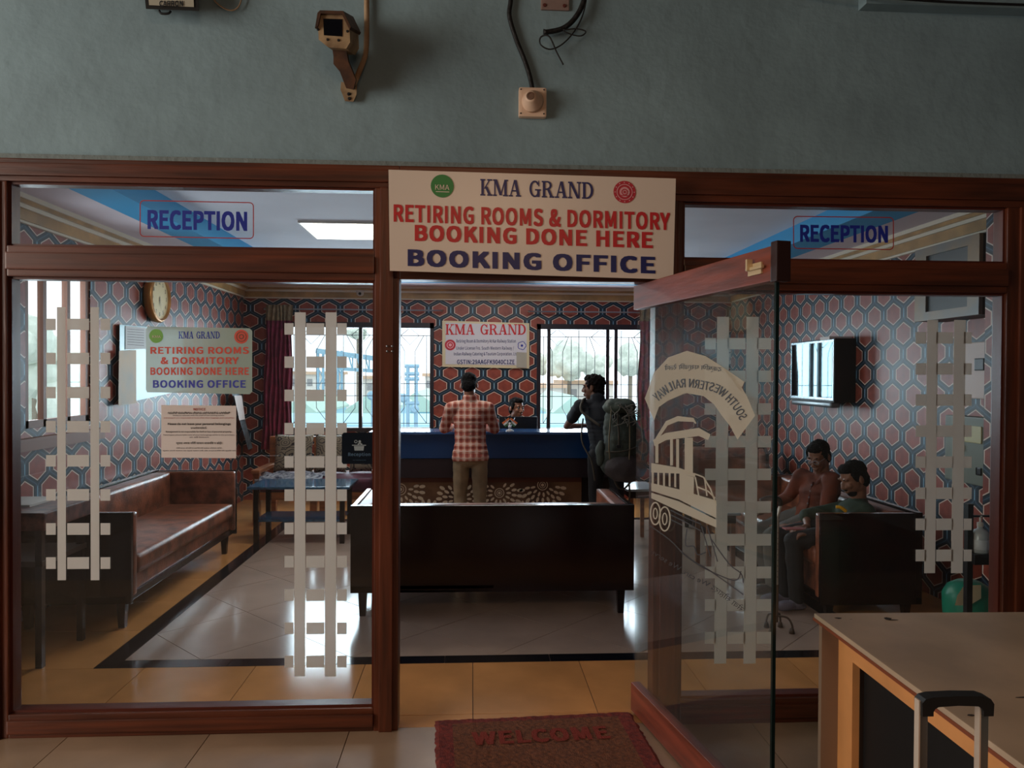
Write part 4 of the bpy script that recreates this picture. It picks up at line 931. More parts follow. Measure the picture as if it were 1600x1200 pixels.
# ================================================================ LEFT WALL ITEMS
cc = P(247, 466, x=XL + .05); 
e = thing('wall_clock', cc, 'round gold rimmed wall clock with cream face on left wall', 'clock')
obj('rim', lathe(B(), (XL + .002, cc.y, cc.z), [(.205, 0), (.22, .02), (.225, .06), (.2, .085), (.19, .045)], 40, (1, 0, 0)), mat('clock_gold', (176, 118, 56), .3, .4), e, True)
obj('face', lathe(B(), (XL + .01, cc.y, cc.z), [(.189, 0), (.189, .053)], 40, (1, 0, 0)), mat('clock_face', (222, 200, 150), .5), e)
b = B(); cf = lambda a, z: (XL + .064, cc.y + a, cc.z + z)
for k in range(12):
    t = R(90 - 30 * (k + 1)); ax_, az_ = .145 * math.cos(t), .145 * math.sin(t); w_ = .018 if k < 9 else .03
    text(b, str(k + 1), lambda a, z: cf(ax_ + (a - .5) * w_ * 1.0, az_ + (z - .5) * .036), .02)
obj('numeral', b, INK, e, 'flatprint')
for n_, ang, l, w_ in (('hour_hand', 6.4, .085, .012), ('minute_hand', 27.5 / 5, .13, .008)):
    t = R(90 - ang * 30); b = B(); dx_, dz_ = math.cos(t), math.sin(t); b.faces.new([b.verts.new(cf(*q_)) for q_ in ((-dz_ * w_ / 2, dx_ * w_ / 2), (dx_ * l, dz_ * l), (dz_ * w_ / 2, -dx_ * w_ / 2), (-dx_ * .02, -dz_ * .02))])
    for v in b.verts: v.co.x += .003
    obj(n_, b, INK, e, 'flatprint')
LW = lambda o: (lambda u, v: P(u, v, x=XL + o))
e = thing('notice_board', LW(0)(235, 635), 'glass fronted pinned notice board on left wall behind the translucent sheet', 'board')
obj('board', prism(B(), [(187, 507), (286, 516), (286, 610), (187, 632)], LW(.002), LW(.03)), mat('board_pale', (150, 196, 206), .3), e)
obj('pinned_paper', prism(B(), [(196, 509), (228, 512), (228, 545), (196, 546)], LW(.031), LW(.034)), mat('board_paper', (206, 206, 206), .6), e)
obj('pinned_paper', prism(B(), [(186, 548), (213, 547), (213, 630), (185, 634)], LW(.04), LW(.046)), mat('leaflet_cream', (176, 172, 162), .6, col2=(214, 180, 140), vs=3), e)
b = B(); [strip(b, [(199, 514 + 4 * k), (225, 516 + 4 * k)], .8, LW(.0355)) for k in range(7)]; obj('print_lines', b, SMUDGE, e, 'flatprint')
e = thing('hanging_bag', P(382, 700, x=-2.8), 'pale plastic bag and papers hanging on left wall in corner', 'bag')
bm = B(); pl = [(362, 614), (374, 614), (384, 660), (395, 700), (388, 703), (376, 662)]; prism(bm, pl, lambda u, v: P(u, v, x=-2.8), lambda u, v: P(u, v, x=-2.85)); obj('bag', bm, mat('bag_grey', (120, 134, 144), .5, var=.3, vs=14), e)
obj('paper_strip', prism(B(), [(366, 618), (378, 618), (383, 655), (374, 657)], lambda u, v: P(u, v, x=-2.78), lambda u, v: P(u, v, x=-2.785)), PAPER, e)
# small camera at the cornice
q = P(563, 458, y=YB - .06); e = thing('dome_camera', q, 'tiny white dome camera at cornice above the left back window', 'camera')
obj('dome', lathe(B(), (q.x, q.y, q.z - .04), [(.02, 0), (.045, .02), (.05, .05), (.06, .055), (.06, .07)], 16), WHITE, e, True); obj('bracket', bx(q.x - .03, q.x + .03, q.y, YB, q.z - .01, q.z + .03), WHITE, e); obj('lens', lathe(B(), (q.x, q.y - .04, q.z - .01), [(.02, 0), (.016, .012)], 12, (0, -1, -.3)), BLACK, e)
# ================================================================ RIGHT WALL ITEMS
RW = lambda o: (lambda u, v: P(u, v, x=XR - o))
def RWb(u0, u1, v0, v1, o0, o1, tb_=0):   # box on the right wall, from pixels at its left edge
    a = P(u0, v0, x=XR - o1); b_ = P(u1, v0, x=XR - o1); c_ = P(u0, v1, x=XR - o1); return bx(XR - o1, XR - o0, min(a.y, b_.y), max(a.y, b_.y), c_.z, a.z, bev=.008)
e = thing('wall_television', P(1270, 632, x=XR - .12), 'glossy wall mounted screen in dark case reflecting window on right wall', 'television')
a = P(1236, 535, x=XR - .2); b_ = P(1304, 533, x=XR - .2); z0 = P(1236, 624, x=XR - .2).z
obj('case', bx(XR - .2, XR - .0, b_.y, a.y, z0, a.z, bev=.012), BLACK, e)
obj('screen', bx(XR - .205, XR - .2, b_.y + .03, a.y - .03, z0 + .04, a.z - .03), mat('mirror_screen', (52, 76, 84), .03, 1), e)
obj('bezel', bx(XR - .203, XR - .2, b_.y + .01, a.y - .01, z0 + .02, a.z - .012), mat('bezel_silver', (120, 130, 136), .25, .8), e)
obj('lower_trim', bx(XR - .21, XR - .12, b_.y + .04, a.y - .04, z0 - .05, z0 + .005, bev=.02), mat('bezel_grey', (120, 128, 132), .3, .4), e, True)
tag(obj('paper_tag', RWb(1281, 1296, 527, 532, .0, .21), PAPER), 'small cream paper tag above the wall mounted screen', 'tag')
e = thing('metal_cabinet', P(1480, 505, x=XR - .2), 'grey framed metal cabinet with dark door high on right wall', 'cabinet')
a = P(1433, 392, x=XR - .22); b_ = P(1534, 376, x=XR - .22); z0 = P(1433, 503, x=XR - .22).z
obj('cabinet_body', bx(XR - .21, XR - .0, b_.y, a.y, z0, a.z, bev=.004), mat('cabinet_dark', (40, 34, 34), .5), e)
FRM = mat('cabinet_frame', (104, 106, 106), .35, .3, col2=(136, 112, 86), vs=3)
for f_ in ((b_.y, a.y, a.z - .06, a.z), (b_.y, a.y, z0, z0 + .06), (b_.y, b_.y + .11, z0 + .06, a.z - .06), (a.y - .13, a.y, z0 + .06, a.z - .06)): obj('door_frame', bx(XR - .235, XR - .21, *f_), FRM, e)
obj('door_panel', bx(XR - .22, XR - .21, b_.y + .11, a.y - .13, z0 + .06, a.z - .06), mat('cabinet_glass', (60, 64, 66), .3), e)
obj('knob', lathe(B(), (XR - .235, a.y - .06, z0 + .2), [(.016, 0), (.014, .02)], 12, (-1, 0, 0)), STEEL, e)
e = thing('switch_panel', P(1515, 625, x=XR - .05), 'white board with black square hole below the metal cabinet', 'panel')
obj('board', RWb(1503, 1541, 536, 622, 0, .03), mat('panel_pinkwhite', (206, 186, 178), .5), e); obj('black_opening', RWb(1522, 1537, 560, 579, .03, .04), BLACK, e)
e = thing('electric_box', P(1500, 785, x=XR - .05), 'greenish grey electric box with papers on lower right wall', 'electric box')
obj('box_body', RWb(1477, 1541, 648, 748, 0, .1), mat('box_grey', (112, 118, 106), .45), e); obj('paper_label', RWb(1506, 1534, 664, 690, .1, .104), mat('label_yellow', (196, 190, 150), .5), e)
obj('paper_label', RWb(1497, 1506, 694, 703, .1, .105), PAPER, e); obj('black_hole', RWb(1525, 1533, 730, 742, .1, .106), BLACK, e)
obj('latch', RWb(1484, 1488, 665, 682, .1, .115), BLACK, e)
# ================================================================ CEILING LIGHTS
LEDM = mat('led_panel', (255, 250, 240), .5, emit=7)
for x0, y0, lb in ((-1.46, 6.24, 'bright rectangular ceiling light panel seen through left transom glass'), (-.3, 7.8, 'ceiling light panel nearer the reception counter')):
    e = thing('ceiling_light', (x0 + .6, y0 + .35, ZC - .02), lb, 'light'); obj('frame', bx(x0, x0 + 1.2, y0, y0 + .72, ZC - .02, ZC), WHITE, e); obj('diffuser', bx(x0 + .02, x0 + 1.18, y0 + .02, y0 + .7, ZC - .025, ZC - .02), LEDM, e)

# ================================================================ PEOPLE
def blob(bm, c, r, rot=None, sub=2):
    g_ = bmesh.ops.create_icosphere(bm, subdivisions=sub, radius=1)
    r = (r, r, r) if isinstance(r, (int, float)) else r
    Mx = Matrix.Translation(c) @ (rot.to_4x4() if rot else Matrix.Identity(4)) @ Matrix.Diagonal((*r, 1)); bmesh.ops.transform(bm, matrix=Mx, verts=g_['verts'])
def chain(bm, pts, rad, rot=None):
    pts = [Vector(p) for p in pts]
    for i in range(len(pts) - 1):
        ra, rb = rad[i], rad[i + 1]; ra = Vector((ra,) * 3) if not isinstance(ra, (tuple, Vector)) else Vector(ra); rb = Vector((rb,) * 3) if not isinstance(rb, (tuple, Vector)) else Vector(rb)
        d = (pts[i + 1] - pts[i]).length; n = max(2, int(d / (min(min(ra), min(rb)) * .45)))
        for k in range(n + 1): t = k / n; blob(bm, pts[i].lerp(pts[i + 1], t), tuple(ra.lerp(rb, t)), rot)
def remesh(name, bm, vox, m, parent, it=3, cut=None, noise=0, nsc=12):
    me = bpy.data.meshes.new(name); bm.to_mesh(me); bm.free(); o = bpy.data.objects.new(name, me); COL.objects.link(o)
    rm = o.modifiers.new('r', 'REMESH'); rm.mode = 'VOXEL'; rm.voxel_size = vox; s = o.modifiers.new('s', 'SMOOTH'); s.factor = .5; s.iterations = it
    dg = bpy.context.evaluated_depsgraph_get(); dg.update(); me2 = bpy.data.meshes.new_from_object(o.evaluated_get(dg)); bpy.data.objects.remove(o)
    b = B(); b.from_mesh(me2)
    if noise:
        from mathutils import noise as nz
        b.normal_update()
        for v in b.verts: v.co += v.normal * noise * nz.noise(v.co * nsc)
    if cut:
        for co, no in cut:
            r_ = bmesh.ops.bisect_plane(b, geom=b.verts[:] + b.edges[:] + b.faces[:], plane_co=co, plane_no=no, clear_outer=True)
            ed = [x for x in r_['geom_cut'] if isinstance(x, bmesh.types.BMEdge)]; bmesh.ops.holes_fill(b, edges=ed)
    b.to_mesh(me2); b.free(); me2.name = name
    for p in me2.polygons: p.use_smooth = True
    me2.materials.clear(); return link(name, me2, m, parent)
def rotfrom(f, up):
    f = Vector(f).normalized(); up = Vector(up); r = f.cross(up).normalized(); u = r.cross(f); return Matrix((r, f, u)).transposed()
def head_blobs(bm, c, Q):
    A = lambda p, r, q=None: blob(bm, c + Q @ Vector(p), r, Q @ q if q else Q)
    A((0, -.012, .028), (.074, .094, .088)); A((0, .022, -.03), (.058, .068, .082)); A((0, .05, -.092), (.03, .026, .022)); A((0, .0, -.07), (.055, .055, .04))
    for s in (-1, 1):
        A((s * .078, -.008, -.008), (.01, .02, .032)); A((s * .032, .066, -.022), (.024, .022, .022)); A((s * .03, .078, .026), (.024, .012, .009)); A((s * .014, .098, -.036), (.009, .01, .008))
    chain(bm, [c + Q @ Vector((0, .084, .012)), c + Q @ Vector((0, .102, -.028))], [.009, .014]); A((0, .087, -.062), (.024, .011, .006)); A((0, .084, -.073), (.02, .011, .007))
def hand(bm, w, d, n, curl=.5, side=1, sc=1):
    d = Vector(d).normalized(); n = Vector(n).normalized(); s = d.cross(n).normalized() * side; n = s.cross(d) * side
    Q = Matrix((s, d, n)).transposed(); chain(bm, [w, w + d * .02], [.024 * sc, .026 * sc])
    blob(bm, w + d * .055 * sc, (.04 * sc, .05 * sc, .015 * sc), Q)
    for k, l in enumerate((.072, .08, .075, .058)):
        b0 = w + d * (.092 - .004 * abs(k - 1.3)) * sc + s * (.03 - .02 * k) * sc; p = [b0 - d * .02, b0]; a = 0; q = b0
        for j in range(3): a += curl * .55; q = q + (d * math.cos(a) - n * math.sin(a)) * l * sc * (.45, .32, .25)[j]; p.append(q)
        chain(bm, p, [.0095 * sc, .0095 * sc, .0085 * sc, .008 * sc, .007 * sc])
    b0 = w + d * .03 + s * .03 * sc; chain(bm, [b0 - s * .01, b0 + (s * .025 + d * .025) * sc, b0 + (s * .035 + d * .055 - n * .012) * sc], [.013 * sc, .0105 * sc, .0085 * sc])
def person(label, J, skin, shirt, trous, hairm, shoem, sleeve=1.0, hem=True, legs=True, vox=.008, hairs=1.0, curl=.5, shirtnoise=.006, bulk=1.0, face=True, feet=None, hnoise=.004, collar=True, shirtit=3, beard=False):
    base = ((J['anL'] + J['anR']) / 2 if legs else J['pel']); e = thing('person', (base.x, base.y, 0), label, 'person')
    upv = (J['neck'] - J['pel']).normalized(); rv = (J['shR'] - J['shL']).normalized(); fv = upv.cross(rv).normalized(); Q = Matrix((rv, fv, upv)).transposed()
    HQ = rotfrom(J['hf'], J.get('hu', Vector((0, 0, 1)))); hc = J['head']; tl = (J['neck'] - J['pel']).length
    def torso(bm, g_):
        at = lambda t, o=0: J['pel'].lerp(J['neck'], t) + fv * o
        chain(bm, [at(0), at(.28), at(.6, .005), at(.82), at(.93)], [((.148 + g_) * bulk, (.1 + g_) * bulk, .07), ((.146 + g_) * bulk, (.1 + g_) * bulk, .07), ((.158 + g_) * bulk, (.108 + g_) * bulk, .07), ((.15 + g_) * bulk, (.085 + g_) * bulk, .05), (.07 + g_, .055 + g_, .03)], Q)
        chain(bm, [J['shL'], at(.9)], [.058 + g_, .05 + g_]); chain(bm, [J['shR'], at(.9)], [.058 + g_, .05 + g_])
    def arm(bm, S_, g_, fr):
        s, el, w = J['sh' + S_], J['el' + S_], J['wr' + S_]
        if fr >= 1: k = min(1, (fr - 1)); chain(bm, [s, el], [.054 + g_, .041 + g_]); chain(bm, [el, el.lerp(w, k)], [.041 + g_, (.041 + (.026 - .041) * k) + g_])
        else: chain(bm, [s, s.lerp(el, fr)], [.054 + g_, .047 + g_ * 1.8])
    def leg(bm, S_, g_):
        h, k, a = J['hip' + S_], J['kn' + S_], J['an' + S_]; chain(bm, [h, k], [.082 * bulk + g_, .058 + g_]); chain(bm, [k, k.lerp(a, .3), a], [.056 + g_, .054 + g_, .036 + g_ * 2])
    bm = B(); torso(bm, -.008); head_blobs(bm, hc, HQ); chain(bm, [J['pel'].lerp(J['neck'], .95), hc - HQ @ Vector((0, .02, .06))], [.058, .054])
    for S_ in 'LR':
        arm(bm, S_, -.006, 2.0); hand(bm, J['wr' + S_], J.get('hd' + S_, J['wr' + S_] - J['el' + S_]), J.get('hn' + S_, Vector((0, 0, 1))), curl, 1 if S_ == 'L' else -1)
        if legs: leg(bm, S_, -.01)
    remesh('body', bm, .0065, skin, e, 2)
    bm = B(); torso(bm, .01)
    for S_ in 'LR': arm(bm, S_, .009, sleeve)
    if hem: chain(bm, [J['pel'] + upv * .02, J['pel'] - upv * .08], [(.168 * bulk, .125 * bulk, .08), (.186 * bulk, .142 * bulk, .1)], Q)
    chain(bm, [J['pel'].lerp(J['neck'], .96), J['pel'].lerp(J['neck'], 1.04)], [.066, .058])
    if collar: chain(bm, [J['pel'].lerp(J['neck'], 1.0), J['pel'].lerp(J['neck'], 1.09)], [(.074, .068, .02), (.07, .066, .014)], Q)
    cut = [(J['pel'] - upv * .115, -upv)] if hem else None
    remesh('shirt', bm, .009, shirt, e, shirtit, cut, shirtnoise, 11)
    bm = B(); chain(bm, [J['pel'] - upv * .05, J['pel'] - upv * .1], [(.14 * bulk, .1 * bulk, .06), (.15 * bulk, .11 * bulk, .07)], Q)
    if legs:
        for S_ in 'LR': leg(bm, S_, .008)
    remesh('trousers', bm, .009, trous, e, 2, None, .007, 13)
    bm = B(); hs = hairs
    A = lambda p, r: blob(bm, hc + HQ @ Vector(p), r, HQ)
    A((0, -.026, .045), (.081 * hs, .094 * hs, .08 * hs)); A((0, .03, .085), (.062, .05, .036 * hs)); A((0, -.052, -.02), (.073, .058, .082))
    for s in (-1, 1): A((s * .07, .012, .03), (.012, .03, .045)); A((s * .03, .088, .032), (.018, .006, .005))
    if beard: A((0, .045, -.085), (.042, .042, .034)); A((0, .09, -.052), (.024, .012, .006))
    remesh('hair', bm, .006, hairm, e, 2, None, hnoise, 45)
    if face:
        for s in (-1, 1) if face is True else ():
            b = B(); blob(b, hc + HQ @ Vector((s * .031, .0775, .008)), .011); obj('eye', b, mat('eye_white', (150, 142, 136), .4), e, True)
            b = B(); blob(b, hc + HQ @ Vector((s * .031, .0855, .007)), .005); obj('iris', b, INK, e, True)
    if legs:
        for S_ in 'LR':
            a = J['an' + S_]; fd = Vector((J['fd' + S_].x, J['fd' + S_].y, 0)).normalized(); Qs = rotfrom(fd, (0, 0, 1)); z0 = a.z - .075
            bm = B(); blob(bm, Vector((a.x, a.y, z0 + .045)), (.042, .055, .05), Qs); blob(bm, Vector((a.x, a.y, z0 + .035)) + fd * .09, (.045, .1, .036), Qs); blob(bm, Vector((a.x, a.y, z0 + .02)) - fd * .03, (.038, .05, .022), Qs)
            remesh('shoe', bm, .008, shoem, e, 2, [(Vector((0, 0, z0 + .004)), Vector((0, 0, -1)))])
    return e
V = Vector
SK1 = mat('skin_warm', (150, 98, 72), .5, var=.1, vs=12); SK2 = mat('skin_dark', (128, 86, 64), .5, var=.1, vs=12)
HAIR = mat('hair_black', (14, 11, 11), .8, bump=.8, bs=90, spec=.15)
def plaid():
    m = mat('plaid_shirt', (190, 120, 96), .85); n = m.node_tree; L = n.links; b = n.nodes['Principled BSDF']; g_ = n.nodes.new('ShaderNodeNewGeometry'); sp = n.nodes.new('ShaderNodeSeparateXYZ'); L.new(g_.outputs['Position'], sp.inputs[0])
    def mt(op, a, c=None):
        x = n.nodes.new('ShaderNodeMath'); x.operation = op
        for i, v in enumerate((a, c)):
            if v is None: continue
            if isinstance(v, (int, float)): x.inputs[i].default_value = v
            else: L.new(v, x.inputs[i])
        return x.outputs[0]
    def bands(c, per, w, o=0.): return mt('LESS_THAN', mt('FLOORED_MODULO', mt('ADD', c, o), per), w)
    h, z = sp.outputs[0], sp.outputs[2]
    dark = mt('MULTIPLY', mt('ADD', bands(h, .058, .026), bands(z, .066, .028)), .5)
    white = mt('MAXIMUM', bands(h, .058, .007, .017), bands(z, .066, .007, .02))
    rp = n.nodes.new('ShaderNodeValToRGB'); E_ = rp.color_ramp.elements; E_[0].color = lin((206, 160, 140)); E_[1].color = lin((140, 58, 46)); m_ = E_.new(.5); m_.color = lin((180, 106, 86)); L.new(dark, rp.inputs[0])
    mx = n.nodes.new('ShaderNodeMix'); mx.data_type = 'RGBA'; L.new(mt('MULTIPLY', white, .6), mx.inputs[0]); L.new(rp.outputs[0], mx.inputs[6]); mx.inputs[7].default_value = lin((226, 204, 190)); L.new(mx.outputs[2], b.inputs['Base Color']); return m
# 1: man in plaid at the counter
px = X(734, 7.0)
J = dict(pel=V((px + .01, 6.98, .92)), neck=V((px, 7.02, 1.38)), head=V((px - .005, 7.07, 1.515)), hf=V((.1, .85, -.5)), hu=V((0, .4, 1)), shL=V((px - .175, 7.0, 1.30)), shR=V((px + .175, 7.0, 1.30)), elL=V((px - .245, 7.08, 1.10)), elR=V((px + .24, 7.08, 1.10)),
         wrL=V((px - .15, 7.31, 1.115)), wrR=V((px + .14, 7.31, 1.115)), hipL=V((px - .075, 6.98, .86)), hipR=V((px + .095, 6.98, .86)), knL=V((px - .085, 7.0, .47)), knR=V((px + .10, 6.97, .47)), anL=V((px - .085, 6.94, .08)), anR=V((px + .10, 6.92, .08)), fdL=V((-.1, 1, 0)), fdR=V((.1, 1, 0)), hdL=V((.3, 1, .05)), hdR=V((-.3, 1, .05)))
person('man in red plaid shirt and khaki trousers standing at counter, seen from behind', J, SK1, plaid(), mat('khaki_cloth', (146, 124, 94), .85, var=.15, vs=8), HAIR, BLACK, sleeve=1.55, vox=.008, curl=.1)
# 2: backpacker
q = X(930, 6.9)
J = dict(pel=V((q + .1, 6.8, .92)), neck=V((q + .03, 6.9, 1.385)), head=V((q - .01, 6.97, 1.505)), hf=V((-1, .45, -.05)), shL=V((q - .14, 6.93, 1.33)), shR=V((q + .22, 6.82, 1.33)), elL=V((q - .22, 7.26, 1.115)), elR=V((q + .3, 7.02, 1.12)),
         wrL=V((q + .0, 7.42, 1.11)), wrR=V((q + .14, 7.30, 1.11)), hipL=V((q + .0, 6.8, .86)), hipR=V((q + .18, 6.8, .86)), knL=V((q - .0, 6.85, .47)), knR=V((q + .2, 6.8, .47)), anL=V((q - .0, 6.86, .08)), anR=V((q + .22, 6.8, .08)), fdL=V((-.2, 1, 0)), fdR=V((.1, 1, 0)), hdL=V((1, .3, 0)), hdR=V((-.5, .6, 0)))
person('backpacker in black tee shirt leaning on counter with head turned left', J, SK2, mat('black_tee', (22, 24, 30), .85), mat('black_trousers', (18, 17, 20), .85), mat('hair_curly', (24, 17, 15), .85, bump=1, bs=60, spec=.15), BLACK, sleeve=.55, hairs=1.08, hnoise=.014, curl=.15)
# backpack
bpx = q + .19; by = 6.56
e = thing('backpack', (bpx, by, .95), 'large dark green trekking backpack with straps and cords on backpacker', 'backpack')
BPG = mat('pack_green', (60, 68, 58), .75, var=.3, vs=8, bump=.4, bs=60); BPD = mat('pack_grey', (58, 50, 50), .7, bump=.4, bs=60); STR = mat('strap_tan', (66, 58, 46), .8)
bm = B(); chain(bm, [(bpx, by, .80), (bpx + .01, by, 1.05), (bpx - .02, by + .02, 1.25)], [(.20, .13, .13), (.19, .14, .12), (.15, .12, .1)]); remesh('main_sack', bm, .012, BPG, e, 2, None, .02, 9)
bm = B(); blob(bm, V((bpx - .03, by - .02, 1.34)), (.155, .14, .075)); remesh('top_lid', bm, .012, mat('lid_green', (70, 78, 64), .75, var=.3, vs=10), e, 2, None, .02, 14)
bm = B(); blob(bm, V((bpx + .02, by - .06, .80)), (.2, .11, .14)); remesh('lower_pocket', bm, .012, BPD, e, 2, None, .012, 10)
bm = B(); blob(bm, V((bpx + .19, by, .95)), (.05, .07, .14)); blob(bm, V((bpx - .19, by, .92)), (.05, .07, .12)); remesh('side_pocket', bm, .012, BPG, e, 2, None, .012, 14)
for pts, r_ in (([(q - .09, 6.93, 1.40), (q - .13, 6.84, 1.375), (q - .14, 6.78, 1.28), (bpx - .18, 6.66, 1.16)], .013), ([(q - .13, 6.78, 1.22), (q - .15, 6.72, 1.02), (q - .07, 6.66, .84), (q - .04, 6.64, .66)], .008), ([(q + .2, 6.86, 1.40), (q + .24, 6.76, 1.37), (bpx + .1, 6.64, 1.3)], .013),
                ([(bpx - .06, by - .12, 1.36), (bpx - .07, by - .155, 1.25), (bpx - .06, by - .155, 1.1), (bpx - .06, by - .15, 1.0)], .008), ([(bpx + .12, by - .11, 1.3), (bpx + .16, by - .11, 1.15), (bpx + .19, by - .09, 1.05)], .007), ([(bpx - .16, by - .08, .94), (bpx, by - .165, .96), (bpx + .2, by - .07, 1.02)], .007), ([(bpx - .08, by - .04, .7), (bpx - .04, by - .02, .62), (bpx + .02, by, .60), (bpx + .08, by, .66)], .009), ([(bpx + .06, by - .03, .66), (bpx + .07, by - .02, .55), (bpx + .06, by, .44)], .008)):
    obj('strap', tube(B(), smoothpts(pts, 5), r_, 6), STR, e, True)
bm = B()
for k in range(9):
    a0 = random.uniform(-.14, .14); p_ = [(bpx + a0 * .8 + random.uniform(-.06, .06), by - .15 + abs(a0) * .15, 1.36 - .035 * j + random.uniform(-.015, .015)) for j in range(6)]
    p_ = [(a + random.uniform(-.05, .05), b_ - .02, c_) for a, b_, c_ in p_]; tube(bm, smoothpts(p_, 4), .004, 5)
obj('cord', bm, mat('cord_grey', (120, 116, 104), .7), e, True)
for k, (a, z_) in enumerate(((-.1, 1.24), (.05, 1.18), (.12, 1.06), (-.06, .98), (.1, .9))):
    obj('buckle', bx(bpx + a - .018, bpx + a + .018, by - .175 + abs(a) * .25, by - .15 + abs(a) * .25, z_, z_ + .03, bev=.003), BLACK, e)
for a in (-.12, .03, .13): obj('compression_strap', tube(B(), smoothpts([(bpx + a, by - .11, 1.33), (bpx + a * 1.1, by - .165 + abs(a) * .3, 1.2), (bpx + a * 1.2, by - .17 + abs(a) * .3, 1.02), (bpx + a * 1.1, by - .16 + abs(a) * .3, .88)], 5), .006, 6), mat('strap_light', (112, 100, 76), .8), e, True)
# 3: receptionist
q = X(808, 8.35)
J = dict(pel=V((q, 8.4, .55)), neck=V((q, 8.42, 1.08)), head=V((q, 8.38, 1.245)), hf=V((.5, -.85, -.08)), shL=V((q + .18, 8.42, 1.02)), shR=V((q - .18, 8.42, 1.02)), elL=V((q + .22, 8.3, .82)), elR=V((q - .22, 8.3, .82)), wrL=V((q + .12, 8.1, .79)), wrR=V((q - .12, 8.1, .79)),
         hipL=V((q + .08, 8.38, .5)), hipR=V((q - .08, 8.38, .5)), knL=V((q + .1, 8.16, .5)), knR=V((q - .1, 8.16, .5)), anL=V((q + .1, 8.16, .08)), anR=V((q - .1, 8.16, .08)), fdL=V((0, -1, 0)), fdR=V((0, -1, 0)))
person('young receptionist with dark fringe peeping over the black monitor', J, SK1, mat('grey_tee', (50, 52, 60), .85), mat('black_trousers', (18, 17, 20), .85), HAIR, BLACK, sleeve=.5)
e = thing('office_chair', (q, 8.5, 0), 'dark office chair under the receptionist behind the counter', 'chair')
obj('seat', bx(q - .23, q + .23, 8.2, 8.64, .4, .45, bev=.02), BLACK, e); obj('backrest', bx(q - .2, q + .2, 8.6, 8.65, .55, .95, bev=.02), BLACK, e); obj('post', lathe(B(), (q, 8.42, .04), [(.03, 0), (.03, .36)], 12), BLACK, e)
obj('back_support', bx(q - .03, q + .03, 8.6, 8.66, .4, .6), BLACK, e)
for k in range(5):
    t = k * 1.2566; obj('base_leg', tube(B(), [(q, 8.42, .08), (q + .28 * math.cos(t), 8.42 + .28 * math.sin(t), .03)], .02, 6), BLACK, e)
# 4: man in brown shirt with glasses (farther), 5: man in green (nearer)
def sit(y, hx, hz, hy, feet_x, knee_x, feet_y, hf, hands, lean=0.0, hand_dir=V((-1, -.2, 0)), hu=V((0, 0, 1))):
    px_ = 2.66; pel = V((px_, y, .56)); neck = V((hx + .05, hy + .02, hz - .17))
    return dict(pel=pel, neck=neck, head=V((hx, hy, hz)), hf=hf, hu=hu, shL=neck + V((.0, -.18, -.06)), shR=neck + V((.0, .18, -.06)), elL=V((neck.x - .15, y - .26, .70)), elR=V((neck.x - .12, y + .26, .70)),
                wrL=hands[0], wrR=hands[1], hipL=pel + V((-.03, -.09, -.03)), hipR=pel + V((-.03, .09, -.03)), knL=V((knee_x, feet_y - .1, .52)), knR=V((knee_x, feet_y + .1, .52)), anL=V((feet_x, feet_y - .1, .08)), anR=V((feet_x, feet_y + .1, .08)), fdL=V((-1, -.25, 0)), fdR=V((-1, -.1, 0)), hdL=hand_dir, hdR=hand_dir)
hB = P(1279, 713, y=5.5); hG = P(1333, 747, y=5.05)
J = sit(5.55, hB.x, hB.z, 5.5, 2.04, 2.12, 5.55, V((-.75, -.55, -.45)), [P(1240, 822, y=5.3), P(1190, 800, y=5.75)])
J['elR'] = P(1232, 775, y=5.75); J['shR'] = P(1252, 745, y=5.68); J['shL'] = P(1300, 750, y=5.36); J['elL'] = P(1290, 808, y=5.3); J['knL'] = P(1205, 838, y=5.45); J['anL'] = V((J['knL'].x - .03, 5.35, .08)); J['knR'] = P(1188, 828, y=5.72); J['anR'] = V((J['knR'].x, 5.6, .08))
eB = person('seated man in rust brown shirt and glasses looking down at neighbour', J, SK2, mat('rust_shirt', (112, 48, 22), .8, var=.25, vs=9), mat('grey_trousers', (96, 94, 90), .85), HAIR, mat('sneaker_black', (28, 28, 30), .5), sleeve=1.9, bulk=1.1, face='down', shirtnoise=.016, shirtit=16)
fv_ = V((-.8, -.45, .1)).normalized(); nb = J['neck'].lerp(J['pel'], .1)
for k in range(5): c_ = nb.lerp(J['pel'], .12 + k * .19) + fv_ * .128; obj('button', lathe(B(), c_, [(.008, 0), (.007, .004)], 8, fv_), SMUDGE, eB)
nk = J['neck']; obj('shirt_collar', tube(B(), smoothpts([nk + V((-.085, -.055, -.05)), nk + V((-.06, -.09, .0)), nk + V((.03, -.09, .03)), nk + V((.075, 0, .035)), nk + V((.03, .085, .03)), nk + V((-.05, .06, .0)), nk + V((-.095, -.03, -.05))], 5), .016, 8), mat('rust_collar', (84, 34, 18), .8), eB, True)
obj('placket', tube(B(), [nb.lerp(J['pel'], t_) + fv_ * .121 for t_ in (.02, .25, .5, .75, .95)], .009, 6), MC['rust_collar'], eB, True)
obj('pocket_pen', tube(B(), [nb + fv_ * .13 + V((.1, -.1, -.1)), nb + fv_ * .13 + V((.1, -.1, -.06))], .006, 6), PAPER, eB)
HQ = rotfrom(J['hf'], (0, 0, 1)); b = B()
for s in (-1, 1):
    c_ = J['head'] + HQ @ V((s * .032, .104, .006)); pts = [c_ + HQ @ V((.022 * math.cos(t * .524), 0, .016 * math.sin(t * .524))) for t in range(13)]; tube(b, pts, .0022, 5, cap=False)
    tube(b, [J['head'] + HQ @ V((s * .054, .1, .01)), J['head'] + HQ @ V((s * .08, -.01, .008))], .002, 5)
tube(b, [J['head'] + HQ @ V((-.01, .106, .01)), J['head'] + HQ @ V((.01, .106, .01))], .002, 5); obj('spectacles', b, STEEL, eB)
